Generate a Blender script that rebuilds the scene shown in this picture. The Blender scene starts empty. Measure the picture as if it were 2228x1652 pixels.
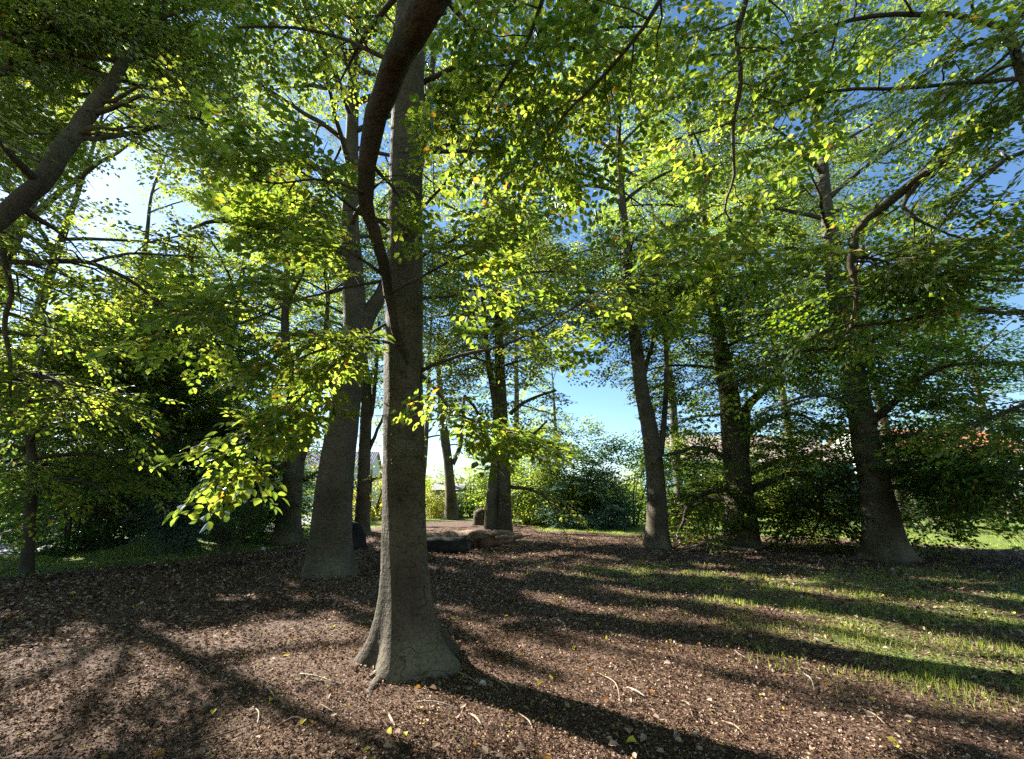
import bpy, math, random
import numpy as np
from mathutils import Vector, Matrix

# ------------------------------------------------------------------ camera, sky, sun, exposure
SC = bpy.context.scene
COL = SC.collection
EYE = 1.6
PITCH = math.radians(15.67)
FD = 934.5                      # focal length in 2228-wide picture units
SUN_EL = math.radians(32.0)
SUN_AZ = math.radians(55.0)     # to the left of straight ahead
cam_d = bpy.data.cameras.new("camera")
cam = bpy.data.objects.new("camera", cam_d); COL.objects.link(cam)
cam_d.sensor_width = 36.0; cam_d.lens = 36.0 * FD / 2228.0
cam_d.clip_start = 0.05; cam_d.clip_end = 3000
cam.location = (0, 0, EYE); cam.rotation_euler = (math.pi/2 + PITCH, 0, 0)
SC.camera = cam

world = bpy.data.worlds.new("World"); SC.world = world; world.use_nodes = True
wn = world.node_tree.nodes; wl = world.node_tree.links
sky = wn.new("ShaderNodeTexSky"); sky.sky_type = 'NISHITA'; sky.sun_disc = False
sky.sun_elevation = SUN_EL; sky.sun_rotation = -SUN_AZ
sky.air_density = 1.0; sky.dust_density = 0.15; sky.ozone_density = 2.5
bg = wn["Background"]; bg.inputs[1].default_value = 0.055
hs = wn.new("ShaderNodeHueSaturation"); hs.inputs["Saturation"].default_value = 1.12
wl.new(sky.outputs[0], hs.inputs["Color"]); wl.new(hs.outputs[0], bg.inputs[0])

SDIR = Vector((-math.sin(SUN_AZ)*math.cos(SUN_EL), math.cos(SUN_AZ)*math.cos(SUN_EL), math.sin(SUN_EL)))
sun_d = bpy.data.lights.new("sun", 'SUN'); sun_d.energy = 5.0; sun_d.angle = math.radians(0.53)
sun_d.color = (1.0, 0.95, 0.86)
sun = bpy.data.objects.new("sun", sun_d); COL.objects.link(sun)
sun.rotation_euler = SDIR.to_track_quat('Z', 'Y').to_euler(); sun.location = SDIR * 50

SC.view_settings.view_transform = 'Standard'; SC.view_settings.look = 'None'
SC.view_settings.gamma = 1.0; SC.view_settings.exposure = 2.25
cy = SC.cycles
cy.max_bounces = 4; cy.diffuse_bounces = 2; cy.glossy_bounces = 1; cy.transmission_bounces = 3
cy.transparent_max_bounces = 4; cy.sample_clamp_indirect = 4.0
cy.use_denoising = False
cy.caustics_reflective = False; cy.caustics_refractive = False

# ------------------------------------------------------------------ placing helpers
CP, SP = math.cos(PITCH), math.sin(PITCH)
def ray(x, y):
    a, c = (x - 1114) / FD, -(y - 826) / FD
    return Vector((a, CP - c*SP, SP + c*CP))
def P(x, y, Y):
    r = ray(x, y); s = Y / r.y
    return Vector((0, 0, EYE)) + r * s
def depth(p):
    return p[1]*CP + (p[2]-EYE)*SP
def gh(x, y):
    """height of the ground"""
    h = 0.030*np.sin(x*0.9+1.3)*np.sin(y*0.7+0.4) + 0.018*np.sin(x*2.3+y*1.1) + 0.012*np.sin(y*3.1-x*1.7+2)
    h = h + 0.006*np.sin(x*7.1+y*3.3)*np.sin(y*6.3-x*2.0)
    h = h + 0.42*np.exp(-(((x+11.5)/1.5)**2+((y-15.2)/1.0)**2))
    return h
def G(x, y):
    r = ray(x, y); s = EYE / -r.z
    return Vector((r.x*s, r.y*s, 0))
def on_ground(x, y):
    return Vector((x, y, float(gh(x, y))))

# ------------------------------------------------------------------ object helpers
def link(o, parent=None):
    COL.objects.link(o)
    if parent: o.parent = parent
    return o
def tag(o, label, cat, group=None, kind=None):
    o["label"] = label; o["category"] = cat
    if group: o["group"] = group
    if kind: o["kind"] = kind
    return o
def structure(o):
    o["kind"] = "structure"; return o
def thing(name, label, cat, loc, group=None):
    o = bpy.data.objects.new(name, None); link(o); o.location = loc; o.empty_display_size = 0.2
    return tag(o, label, cat, group)

class MB:
    """collects triangles and quads, builds one mesh object"""
    def __init__(s):
        s.v = []; s.q = []; s.t = []; s.n = 0; s.qm = []; s.tm = []; s.qs = []; s.ts = []; s.qa = []; s.ta = []
    def add(s, v, q=None, t=None, mat=0, smooth=True, tone=None):
        v = np.asarray(v, dtype=np.float64).reshape(-1, 3); s.v.append(v)
        for f, L, Lm, Ls, La, k in ((q, s.q, s.qm, s.qs, s.qa, 4), (t, s.t, s.tm, s.ts, s.ta, 3)):
            if f is None or len(f) == 0: continue
            f = np.asarray(f, dtype=np.int64).reshape(-1, k) + s.n
            L.append(f); Lm.append(np.full(len(f), mat, np.int32)); Ls.append(np.full(len(f), smooth, bool))
            La.append(np.full(len(f), 0.5) if tone is None else np.broadcast_to(tone, (len(f),)))
        s.n += len(v)
    def box(s, c, d, rz=0.0, mat=0):
        hx, hy, hz = d[0]/2, d[1]/2, d[2]/2
        v = np.array([(x, y, z) for x in (-hx, hx) for y in (-hy, hy) for z in (-hz, hz)], float)
        ca, sa = math.cos(rz), math.sin(rz)
        v = np.c_[v[:, 0]*ca - v[:, 1]*sa, v[:, 0]*sa + v[:, 1]*ca, v[:, 2]] + np.array(c)
        s.add(v, [(0,1,3,2), (4,6,7,5), (0,4,5,1), (2,3,7,6), (0,2,6,4), (1,5,7,3)], mat=mat, smooth=False)
    def tube(s, pts, rad, k=8, mat=0, lobes=None, cap=True, seed=0):
        p = np.asarray(pts, float); n = len(p); rad = np.asarray(rad, float)
        T = np.gradient(p, axis=0); T /= np.linalg.norm(T, axis=1)[:, None] + 1e-9
        up = np.array([0, 0, 1.0]) if abs(T[0][2]) < 0.9 else np.array([1.0, 0, 0])
        a = np.cross(T[0], up); a /= np.linalg.norm(a)
        A = np.zeros((n, 3)); A[0] = a
        for i in range(1, n):
            a = a - T[i]*np.dot(a, T[i]); a /= np.linalg.norm(a) + 1e-9; A[i] = a
        B = np.cross(T, A)
        th = np.linspace(0, 2*math.pi, k, endpoint=False)
        R = rad[:, None] * np.ones(k)[None]
        if lobes is not None: R = R * lobes(np.arange(n)[:, None], th[None], p)
        v = p[:, None] + R[..., None]*(np.cos(th)[None, :, None]*A[:, None] + np.sin(th)[None, :, None]*B[:, None])
        i = np.arange(n-1)[:, None]*k; j = np.arange(k)[None]; j2 = (j+1) % k
        q = np.stack([i+j, i+j2, i+k+j2, i+k+j], -1).reshape(-1, 4)
        v = v.reshape(-1, 3); t = None
        if cap:
            v = np.r_[v, p[-1:] + T[-1:]*rad[-1]*0.6, p[:1] - T[:1]*rad[0]*0.2]; b = (n-1)*k
            t = [(b+x, b+(x+1) % k, n*k) for x in range(k)] + [((x+1) % k, x, n*k+1) for x in range(k)]
        s.add(v, q, t, mat=mat)
    def build(s, name, mats, parent=None, tone=False, local=True):
        me = bpy.data.meshes.new(name)
        v = np.concatenate(s.v) if s.v else np.zeros((0, 3))
        if parent is not None and local: v = v - np.array(parent.location)
        Q = np.concatenate(s.q) if s.q else np.zeros((0, 4), int)
        T = np.concatenate(s.t) if s.t else np.zeros((0, 3), int)
        me.vertices.add(len(v)); me.vertices.foreach_set("co", v.astype(np.float32).ravel())
        nl = len(Q)*4 + len(T)*3
        me.loops.add(nl); me.loops.foreach_set("vertex_index", np.r_[Q.ravel(), T.ravel()].astype(np.int32))
        me.polygons.add(len(Q)+len(T))
        ls = np.r_[np.arange(len(Q))*4, len(Q)*4 + np.arange(len(T))*3].astype(np.int32)
        me.polygons.foreach_set("loop_start", ls)
        mi = np.concatenate(s.qm + s.tm) if (s.qm or s.tm) else np.zeros(0, np.int32)
        me.polygons.foreach_set("material_index", mi.astype(np.int32))
        me.polygons.foreach_set("use_smooth", np.concatenate(s.qs + s.ts))
        if tone:
            at = me.attributes.new("tone", 'FLOAT', 'FACE')
            at.data.foreach_set("value", np.concatenate(s.qa + s.ta).astype(np.float32))
        me.update(calc_edges=True)
        for m in (mats if isinstance(mats, (list, tuple)) else [mats]): me.materials.append(m)
        o = bpy.data.objects.new(name, me); link(o, parent)
        return o

def smooth(pts, n=4, vals=None):
    """Catmull-Rom through the points"""
    p = np.asarray([tuple(x) for x in pts], float)
    if vals is not None: p = np.c_[p, np.asarray(vals, float)]
    e = np.r_[[2*p[0]-p[1]], p, [2*p[-1]-p[-2]]]
    out = []
    for i in range(1, len(e)-2):
        for t in np.arange(n)/n:
            out.append(0.5*((2*e[i]) + (-e[i-1]+e[i+1])*t + (2*e[i-1]-5*e[i]+4*e[i+1]-e[i+2])*t*t + (-e[i-1]+3*e[i]-3*e[i+1]+e[i+2])*t**3))
    out.append(p[-1]); out = np.array(out)
    return (out[:, :3], np.maximum(out[:, 3], 0.003)) if vals is not None else out

# ------------------------------------------------------------------ materials
def new_mat(name):
    m = bpy.data.materials.new(name); m.use_nodes = True
    nt = m.node_tree; nt.nodes.clear(); out = nt.nodes.new("ShaderNodeOutputMaterial")
    return m, nt.nodes, nt.links, out
def ramp(N, stops, interp='LINEAR'):
    r = N.new("ShaderNodeValToRGB"); cr = r.color_ramp; cr.interpolation = interp
    while len(cr.elements) < len(stops): cr.elements.new(0.5)
    for e, (p, c) in zip(cr.elements, stops): e.position = p; e.color = (*c, 1)
    return r
def noise(N, L, co, scale, detail=4, rough=0.55, sc=None):
    n = N.new("ShaderNodeTexNoise"); n.inputs["Scale"].default_value = scale
    n.inputs["Detail"].default_value = detail; n.inputs["Roughness"].default_value = rough
    if sc:
        mp = N.new("ShaderNodeMapping"); mp.inputs["Scale"].default_value = sc
        L.new(co, mp.inputs[0]); co = mp.outputs[0]
    L.new(co, n.inputs["Vector"]); return n
def mix(N, L, f, a, b, mode='MIX'):
    m = N.new("ShaderNodeMix"); m.data_type = 'RGBA'; m.blend_type = mode
    for s, x in ((0, f), (6, a), (7, b)):
        if hasattr(x, "links"): L.new(x, m.inputs[s])
        elif isinstance(x, tuple): m.inputs[s].default_value = (*x, 1)
        else: m.inputs[s].default_value = x
    return m.outputs[2]

def leaf_material(name, stops_r, stops_t, trans=0.55, rough=0.45):
    m, N, L, out = new_mat(name)
    at = N.new("ShaderNodeAttribute"); at.attribute_name = "tone"
    r1 = ramp(N, stops_r); r2 = ramp(N, stops_t)
    L.new(at.outputs["Fac"], r1.inputs[0]); L.new(at.outputs["Fac"], r2.inputs[0])
    d = N.new("ShaderNodeBsdfDiffuse"); L.new(r1.outputs[0], d.inputs[0])
    t = N.new("ShaderNodeBsdfTranslucent"); L.new(r2.outputs[0], t.inputs[0])
    mx = N.new("ShaderNodeMixShader"); mx.inputs[0].default_value = trans
    L.new(d.outputs[0], mx.inputs[1]); L.new(t.outputs[0], mx.inputs[2])
    g = N.new("ShaderNodeBsdfGlossy"); g.inputs["Roughness"].default_value = rough; g.inputs[0].default_value = (0.8, 0.9, 1.0, 1)
    m2 = N.new("ShaderNodeMixShader"); fr = N.new("ShaderNodeFresnel"); fr.inputs[0].default_value = 1.35
    mt = N.new("ShaderNodeMath"); mt.operation = 'MULTIPLY'; mt.inputs[1].default_value = 0.22
    L.new(fr.outputs[0], mt.inputs[0]); L.new(mt.outputs[0], m2.inputs[0])
    L.new(mx.outputs[0], m2.inputs[1]); L.new(g.outputs[0], m2.inputs[2])
    L.new(m2.outputs[0], out.inputs[0]); return m

M = {}
M['leaf'] = leaf_material("beech_leaf",
    [(0, (0.014, 0.040, 0.008)), (0.5, (0.028, 0.060, 0.011)), (0.9, (0.050, 0.085, 0.014)), (0.955, (0.15, 0.14, 0.02)), (0.985, (0.22, 0.12, 0.02))],
    [(0, (0.22, 0.38, 0.035)), (0.5, (0.44, 0.58, 0.05)), (0.9, (0.72, 0.76, 0.09)), (0.955, (0.80, 0.70, 0.05)), (0.985, (0.80, 0.42, 0.04))], 0.50)
M['leaf_shaded'] = leaf_material("shaded_beech_leaf",  # darker copy of the beech leaf, puts shade into the right-hand crowns
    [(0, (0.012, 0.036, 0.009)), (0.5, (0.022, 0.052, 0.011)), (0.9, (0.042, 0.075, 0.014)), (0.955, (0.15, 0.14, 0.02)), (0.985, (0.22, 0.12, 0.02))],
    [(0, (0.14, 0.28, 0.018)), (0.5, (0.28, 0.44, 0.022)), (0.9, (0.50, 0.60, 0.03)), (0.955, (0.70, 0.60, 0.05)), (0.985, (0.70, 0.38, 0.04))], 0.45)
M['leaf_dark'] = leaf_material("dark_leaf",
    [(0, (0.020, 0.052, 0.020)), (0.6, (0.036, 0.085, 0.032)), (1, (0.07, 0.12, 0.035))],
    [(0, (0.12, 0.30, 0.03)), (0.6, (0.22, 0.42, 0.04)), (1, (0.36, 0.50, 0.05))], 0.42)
M['leaf_yellow'] = leaf_material("yellow_leaf",
    [(0, (0.10, 0.14, 0.02)), (0.5, (0.16, 0.17, 0.03)), (1, (0.25, 0.20, 0.04))],
    [(0, (0.45, 0.52, 0.05)), (0.5, (0.65, 0.62, 0.06)), (1, (0.75, 0.58, 0.07))], 0.45)
M['leaf_blue'] = leaf_material("blue_green_leaf",
    [(0, (0.05, 0.10, 0.08)), (1, (0.10, 0.16, 0.13))], [(0, (0.12, 0.25, 0.12)), (1, (0.2, 0.34, 0.16))], 0.3)

def bark_material(name, c0, c1, c2, moss=0.35):
    m, N, L, out = new_mat(name)
    co = N.new("ShaderNodeTexCoord").outputs["Object"]
    big = noise(N, L, co, 1.6, 5, 0.6)
    base = ramp(N, [(0.3, c0), (0.52, c1), (0.75, c2)]); L.new(big.outputs[0], base.inputs[0])
    fine = noise(N, L, co, 38, 4, 0.6, (1, 1, 0.6))
    fr = ramp(N, [(0.3, (0.62, 0.62, 0.62)), (0.6, (1.12, 1.1, 1.08))]); L.new(fine.outputs[0], fr.inputs[0])
    col = mix(N, L, 1.0, base.outputs[0], fr.outputs[0], 'MULTIPLY')
    # dark horizontal wrinkles and lenticel marks
    wr = noise(N, L, co, 7, 5, 0.7, (1.0, 1.0, 4.5))
    wrr = ramp(N, [(0.36, (0.30, 0.28, 0.26)), (0.44, (1, 1, 1))]); L.new(wr.outputs[0], wrr.inputs[0])
    col = mix(N, L, 0.75, col, wrr.outputs[0], 'MULTIPLY')
    spot = noise(N, L, co, 22, 3, 0.5, (1.3, 1.3, 0.55))
    spr = ramp(N, [(0.66, (1, 1, 1)), (0.72, (0.28, 0.26, 0.24))]); L.new(spot.outputs[0], spr.inputs[0])
    col = mix(N, L, 0.8, col, spr.outputs[0], 'MULTIPLY')
    # thin curved scars
    sc = noise(N, L, co, 2.3, 1.5, 0.5, (1, 1, 1.7)); s1 = N.new("ShaderNodeMath"); s1.operation = 'SUBTRACT'; L.new(sc.outputs[0], s1.inputs[0]); s1.inputs[1].default_value = 0.53
    s2 = N.new("ShaderNodeMath"); s2.operation = 'ABSOLUTE'; L.new(s1.outputs[0], s2.inputs[0])
    scr = ramp(N, [(0.0, (0.35, 0.33, 0.30)), (0.006, (0.5, 0.48, 0.45)), (0.013, (1, 1, 1))]); L.new(s2.outputs[0], scr.inputs[0])
    msk = noise(N, L, co, 3.1, 2, 0.5); mk = ramp(N, [(0.46, (0, 0, 0)), (0.54, (1, 1, 1))]); L.new(msk.outputs[0], mk.inputs[0])
    col = mix(N, L, mk.outputs[0], col, mix(N, L, 1.0, col, scr.outputs[0], 'MULTIPLY'))
    pat = noise(N, L, co, 0.9, 3, 0.6); pr = ramp(N, [(0.35, (0.7, 0.66, 0.6)), (0.6, (1.15, 1.15, 1.12))]); L.new(pat.outputs[0], pr.inputs[0])
    col = mix(N, L, 1.0, col, pr.outputs[0], 'MULTIPLY')
    # algae
    mo = noise(N, L, co, 2.6, 6, 0.7); mr = ramp(N, [(0.5, (0, 0, 0)), (0.68, (1, 1, 1))]); L.new(mo.outputs[0], mr.inputs[0])
    mm = N.new("ShaderNodeMath"); mm.operation = 'MULTIPLY'; mm.inputs[1].default_value = moss; L.new(mr.outputs[0], mm.inputs[0])
    col = mix(N, L, mm.outputs[0], col, (0.085, 0.115, 0.045))
    b = N.new("ShaderNodeBsdfPrincipled"); b.inputs["Roughness"].default_value = 0.85
    b.inputs["Specular IOR Level"].default_value = 0.25
    L.new(col, b.inputs["Base Color"])
    ad = N.new("ShaderNodeMath"); ad.operation = 'ADD'; L.new(wr.outputs[0], ad.inputs[0]); L.new(fine.outputs[0], ad.inputs[1])
    ad2 = N.new("ShaderNodeMath"); ad2.operation = 'ADD'; L.new(ad.outputs[0], ad2.inputs[0]); L.new(spot.outputs[0], ad2.inputs[1])
    bp = N.new("ShaderNodeBump"); bp.inputs["Strength"].default_value = 0.7; bp.inputs["Distance"].default_value = 0.02
    L.new(ad2.outputs[0], bp.inputs["Height"]); L.new(bp.outputs[0], b.inputs["Normal"])
    L.new(b.outputs[0], out.inputs[0]); return m
M['bark'] = bark_material("beech_bark", (0.070, 0.056, 0.040), (0.105, 0.086, 0.062), (0.16, 0.138, 0.105), 0.35)
M['bark_brown'] = bark_material("brown_beech_bark", (0.045, 0.033, 0.022), (0.075, 0.055, 0.037), (0.12, 0.095, 0.07), 0.25)
M['bark_dark'] = bark_material("dark_bark", (0.05, 0.038, 0.028), (0.08, 0.062, 0.046), (0.12, 0.10, 0.08), 0.2)
M['twig'] = bark_material("twig_bark", (0.06, 0.045, 0.03), (0.09, 0.07, 0.05), (0.13, 0.11, 0.08), 0.1)
M['dead'] = bark_material("dead_wood", (0.15, 0.10, 0.07), (0.24, 0.17, 0.12), (0.34, 0.27, 0.20), 0.0)
M['char'] = bark_material("dark_rotten_wood", (0.010, 0.009, 0.009), (0.02, 0.018, 0.016), (0.04, 0.035, 0.03), 0.0)
M['pale_twig'] = bark_material("bleached_twig", (0.24, 0.20, 0.16), (0.36, 0.31, 0.26), (0.5, 0.45, 0.38), 0.0)

def plain(name, col, rough=0.8, var=0.12, scale=6.0, spec=0.3):
    m, N, L, out = new_mat(name)
    co = N.new("ShaderNodeTexCoord").outputs["Object"]; n = noise(N, L, co, scale, 4)
    r = ramp(N, [(0.3, tuple(c*(1-var) for c in col)), (0.7, tuple(min(1, c*(1+var)) for c in col))]); L.new(n.outputs[0], r.inputs[0])
    b = N.new("ShaderNodeBsdfPrincipled"); b.inputs["Roughness"].default_value = rough; b.inputs["Specular IOR Level"].default_value = spec
    L.new(r.outputs[0], b.inputs["Base Color"]); L.new(b.outputs[0], out.inputs[0]); return m
M['render'] = plain("pale_render", (0.62, 0.60, 0.55)); M['white'] = plain("white_paint", (0.75, 0.75, 0.74))
M['bluewall'] = plain("blue_boards", (0.10, 0.22, 0.33)); M['glass'] = plain("window_glass", (0.05, 0.06, 0.08), 0.08, 0.05, 2, 0.8)
M['cream'] = plain("cream_render", (0.60, 0.52, 0.38)); M['slat'] = plain("grey_green_slats", (0.30, 0.36, 0.34))
M['stone'] = plain("pale_stone", (0.45, 0.43, 0.40)); M['gravel'] = plain("path_gravel", (0.20, 0.20, 0.22), 0.9, 0.25, 14)
M['chimney'] = plain("chimney_brick", (0.30, 0.14, 0.09))
M['pinktile'] = plain("sheen_pink_tiles", (0.62, 0.45, 0.39), 0.45, 0.25, 3); M['orangetile'] = plain("orange_tiles", (0.66, 0.27, 0.11), 0.5, 0.25, 3)  # pink lightened to carry the sun's sheen on the roof
M['greytile'] = plain("grey_slates", (0.30, 0.29, 0.30), 0.8, 0.2, 3)

# leaf litter pieces
def litter_material():
    m, N, L, out = new_mat("leaf_litter")
    at = N.new("ShaderNodeAttribute"); at.attribute_name = "tone"
    r = ramp(N, [(0, (0.045, 0.022, 0.013)), (0.3, (0.12, 0.066, 0.043)), (0.6, (0.25, 0.158, 0.108)), (0.88, (0.43, 0.32, 0.235)),
                 (0.96, (0.52, 0.40, 0.31)), (0.97, (0.30, 0.12, 0.03)), (0.992, (0.55, 0.46, 0.08))])
    L.new(at.outputs["Fac"], r.inputs[0])
    b = N.new("ShaderNodeBsdfPrincipled"); b.inputs["Roughness"].default_value = 0.85; b.inputs["Specular IOR Level"].default_value = 0.15
    L.new(r.outputs[0], b.inputs["Base Color"])
    t = N.new("ShaderNodeBsdfTranslucent"); L.new(r.outputs[0], t.inputs[0])
    mx = N.new("ShaderNodeMixShader"); mx.inputs[0].default_value = 0.2
    L.new(b.outputs[0], mx.inputs[1]); L.new(t.outputs[0], mx.inputs[2]); L.new(mx.outputs[0], out.inputs[0]); return m
M['litter'] = litter_material()

def ground_material():
    m, N, L, out = new_mat("woodland_floor")
    co = N.new("ShaderNodeTexCoord").outputs["Object"]
    at = N.new("ShaderNodeAttribute"); at.attribute_name = "grass"
    n1 = noise(N, L, co, 24, 6, 0.7); n2 = noise(N, L, co, 0.8, 5, 0.6); n3 = noise(N, L, co, 90, 3, 0.6)
    br = ramp(N, [(0.32, (0.032, 0.018, 0.011)), (0.47, (0.10, 0.056, 0.036)), (0.60, (0.20, 0.125, 0.086)), (0.74, (0.38, 0.27, 0.19))])
    mth = N.new("ShaderNodeMath"); mth.operation = 'MULTIPLY_ADD'; L.new(n3.outputs[0], mth.inputs[0]); mth.inputs[1].default_value = 0.45
    L.new(n1.outputs[0], mth.inputs[2])
    sb = N.new("ShaderNodeMath"); sb.operation = 'SUBTRACT'; L.new(mth.outputs[0], sb.inputs[0]); sb.inputs[1].default_value = 0.22
    L.new(sb.outputs[0], br.inputs[0])
    gr = ramp(N, [(0.3, (0.06, 0.095, 0.02)), (0.5, (0.13, 0.185, 0.035)), (0.7, (0.24, 0.27, 0.07))]); L.new(sb.outputs[0], gr.inputs[0])
    # ragged edge between litter and grass
    a = N.new("ShaderNodeMath"); a.operation = 'SUBTRACT'; L.new(n2.outputs[0], a.inputs[0]); a.inputs[1].default_value = 0.5
    b_ = N.new("ShaderNodeMath"); b_.operation = 'MULTIPLY_ADD'; L.new(a.outputs[0], b_.inputs[0]); b_.inputs[1].default_value = 1.3; L.new(at.outputs["Fac"], b_.inputs[2])
    c_ = N.new("ShaderNodeMath"); c_.operation = 'SUBTRACT'; L.new(n1.outputs[0], c_.inputs[0]); c_.inputs[1].default_value = 0.5
    d_ = N.new("ShaderNodeMath"); d_.operation = 'MULTIPLY_ADD'; L.new(c_.outputs[0], d_.inputs[0]); d_.inputs[1].default_value = 1.6; L.new(b_.outputs[0], d_.inputs[2])
    e_ = ramp(N, [(0.35, (0, 0, 0)), (0.65, (1, 1, 1))]); L.new(d_.outputs[0], e_.inputs[0])
    col = mix(N, L, e_.outputs[0], br.outputs[0], gr.outputs[0])
    b = N.new("ShaderNodeBsdfPrincipled"); b.inputs["Roughness"].default_value = 0.9; b.inputs["Specular IOR Level"].default_value = 0.2
    L.new(col, b.inputs["Base Color"])
    bp = N.new("ShaderNodeBump"); bp.inputs["Strength"].default_value = 1.0; bp.inputs["Distance"].default_value = 0.05
    L.new(mth.outputs[0], bp.inputs["Height"]); L.new(bp.outputs[0], b.inputs["Normal"])
    L.new(b.outputs[0], out.inputs[0]); return m
M['ground'] = ground_material()
M['grass'] = leaf_material("grass_blade", [(0, (0.07, 0.12, 0.02)), (0.6, (0.14, 0.19, 0.035)), (0.8, (0.26, 0.24, 0.09)), (1, (0.36, 0.30, 0.15))],
    [(0, (0.35, 0.50, 0.04)), (0.6, (0.60, 0.68, 0.06)), (1, (0.7, 0.6, 0.2))], 0.4)

# ------------------------------------------------------------------ ground
def in_poly(x, y, poly):
    x = np.asarray(x); y = np.asarray(y); c = np.zeros(x.shape, bool); n = len(poly)
    for i in range(n):
        x1, y1 = poly[i]; x2, y2 = poly[(i+1) % n]
        cond = ((y1 > y) != (y2 > y)) & (x < (x2-x1)*(y-y1)/((y2-y1)+1e-12)+x1)
        c ^= cond
    return c
def edge_dist(x, y, poly):
    d = np.full(np.shape(x), 1e9)
    for i in range(len(poly)):
        x1, y1 = poly[i]; x2, y2 = poly[(i+1) % len(poly)]
        dx, dy = x2-x1, y2-y1; t = np.clip(((x-x1)*dx+(y-y1)*dy)/(dx*dx+dy*dy+1e-9), 0, 1)
        d = np.minimum(d, np.hypot(x-x1-t*dx, y-y1-t*dy))
    return d
# the litter-covered ground under the beeches; all beyond is lawn
LITTER = [(-40, -30), (-12.5, 4.0), (-11.5, 8.6), (-10.5, 11.2), (-9.0, 13.2), (-8.2, 17.0), (-8.5, 25), (-8, 34), (-1.5, 38), (1.5, 31), (1.5, 24.5),
          (5, 22.0), (11, 21.3), (13.5, 19.8), (15.0, 17.6), (17, 14.5), (18.5, 10), (22, 4), (40, -30)]
def grass_amount(x, y):
    d = edge_dist(x, y, LITTER); s = np.where(in_poly(x, y, LITTER), -d, d)
    g = np.clip(0.5 + s/1.6, 0, 1)
    # thin grass coming through the litter on the right
    t = np.exp(-(((x-7.0)/4.4)**2 + ((y-7.6)/2.8)**2)) + .8*np.exp(-(((x-4.6)/1.5)**2 + ((y-4.9)/1.0)**2)) + 0.7*np.exp(-(((x-3.0)/2.5)**2+((y-11)/1.8)**2)) + 0.8*np.exp(-(((x-11.0)/4.0)**2+((y-9.0)/3.0)**2))
    t = t + 0.8*np.exp(-(((x+3.9)/0.5)**2+((y-10.0)/0.35)**2))
    g = np.maximum(g, np.clip(t*1.3 + .35*t*np.sin(x*2.7+1)*np.sin(y*3.3+x), 0, 1)*0.50)
    return g
def axis(lo, hi, fine_lo, fine_hi, step, grow=1.09):
    a = list(np.arange(fine_lo, fine_hi, step)); s = step; v = a[-1]
    while v < hi: s *= grow; v += s; a.append(v)
    s = step; v = a[0]
    while v > lo: s *= grow; v -= s; a.insert(0, v)
    return np.array(a)
xs = axis(-600, 600, -22, 15, 0.10); ys = axis(-120, 900, 0.5, 20, 0.09)
X, Y = np.meshgrid(xs, ys); Z = gh(X, Y)
nx, ny = len(xs), len(ys)
g = MB(); i = (np.arange(ny-1)[:, None]*nx + np.arange(nx-1)[None]).reshape(-1)
g.add(np.c_[X.ravel(), Y.ravel(), Z.ravel()], np.c_[i, i+1, i+nx+1, i+nx])
ground = g.build("ground", M['ground']); structure(ground)
at = ground.data.attributes.new("grass", 'FLOAT', 'POINT'); at.data.foreach_set("value", grass_amount(X.ravel(), Y.ravel()).astype(np.float32))
# the gravel path at the far left
pm = MB(); pl = []
for (x, y) in [(-45, -12), (-31, 1), (-23, 9.5), (-17.5, 16), (-15, 21), (-15.5, 28), (-20, 42)]: pl.append((x, y, 0))
PATH = c = smooth(pl, 6); Tn = np.gradient(c, axis=0); Tn /= np.linalg.norm(Tn, axis=1)[:, None]; nrm = np.c_[-Tn[:, 1], Tn[:, 0], 0*Tn[:, 0]]
cols = [c + nrm*w for w in (-2.8, -1.4, 0, 1.4, 2.8)]
v = np.stack(cols, 1).reshape(-1, 3); v[:, 2] = gh(v[:, 0], v[:, 1]) + np.tile([-.04, .05, .06, .05, -.04], len(c))
q = [(a*5+b, a*5+b+1, (a+1)*5+b+1, (a+1)*5+b) for a in range(len(c)-1) for b in range(4)]
pm.add(v, q); structure(pm.build("path", M['gravel']))

# ------------------------------------------------------------------ leaves
rng = np.random.default_rng(7)
def unit(v): return v / (np.linalg.norm(v, axis=-1, keepdims=True) + 1e-9)
LEAF_HI_V = np.array([(0, 0, 0), (.25, 0, -.0), (.55, 0, -.02), (.82, 0, -.05), (1.05, 0, -.10),
                      (.22, .24, .05), (.52, .33, .06), (.82, .19, .0), (.22, -.24, .05), (.52, -.33, .06), (.82, -.19, .0)])
LEAF_HI_T = [(0,1,5), (1,6,5), (1,2,6), (2,7,6), (2,3,7), (3,4,7), (0,8,1), (1,8,9), (1,9,2), (2,9,10), (2,10,3), (3,10,4)]
LEAF_LO_V = np.array([(0, 0, 0), (.48, .34, .05), (1.05, 0, -.08), (.48, -.34, .05)])
LEAF_LO_T = [(0, 2, 1), (0, 3, 2)]
def place_leaves(p, d, n, l, hi):
    """leaf geometry for arrays of base, direction, normal, length"""
    V = LEAF_HI_V if hi else LEAF_LO_V; T = np.array(LEAF_HI_T if hi else LEAF_LO_T)
    d = unit(d); n = unit(n - d*np.sum(n*d, -1, keepdims=True)); s = np.cross(n, d)
    v = p[:, None] + l[:, None, None]*(V[None, :, 0:1]*d[:, None] + V[None, :, 1:2]*s[:, None] + V[None, :, 2:3]*n[:, None])
    t = (np.arange(len(p))[:, None, None]*len(V) + T[None])
    return v.reshape(-1, 3), t.reshape(-1, 3), len(T)

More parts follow.
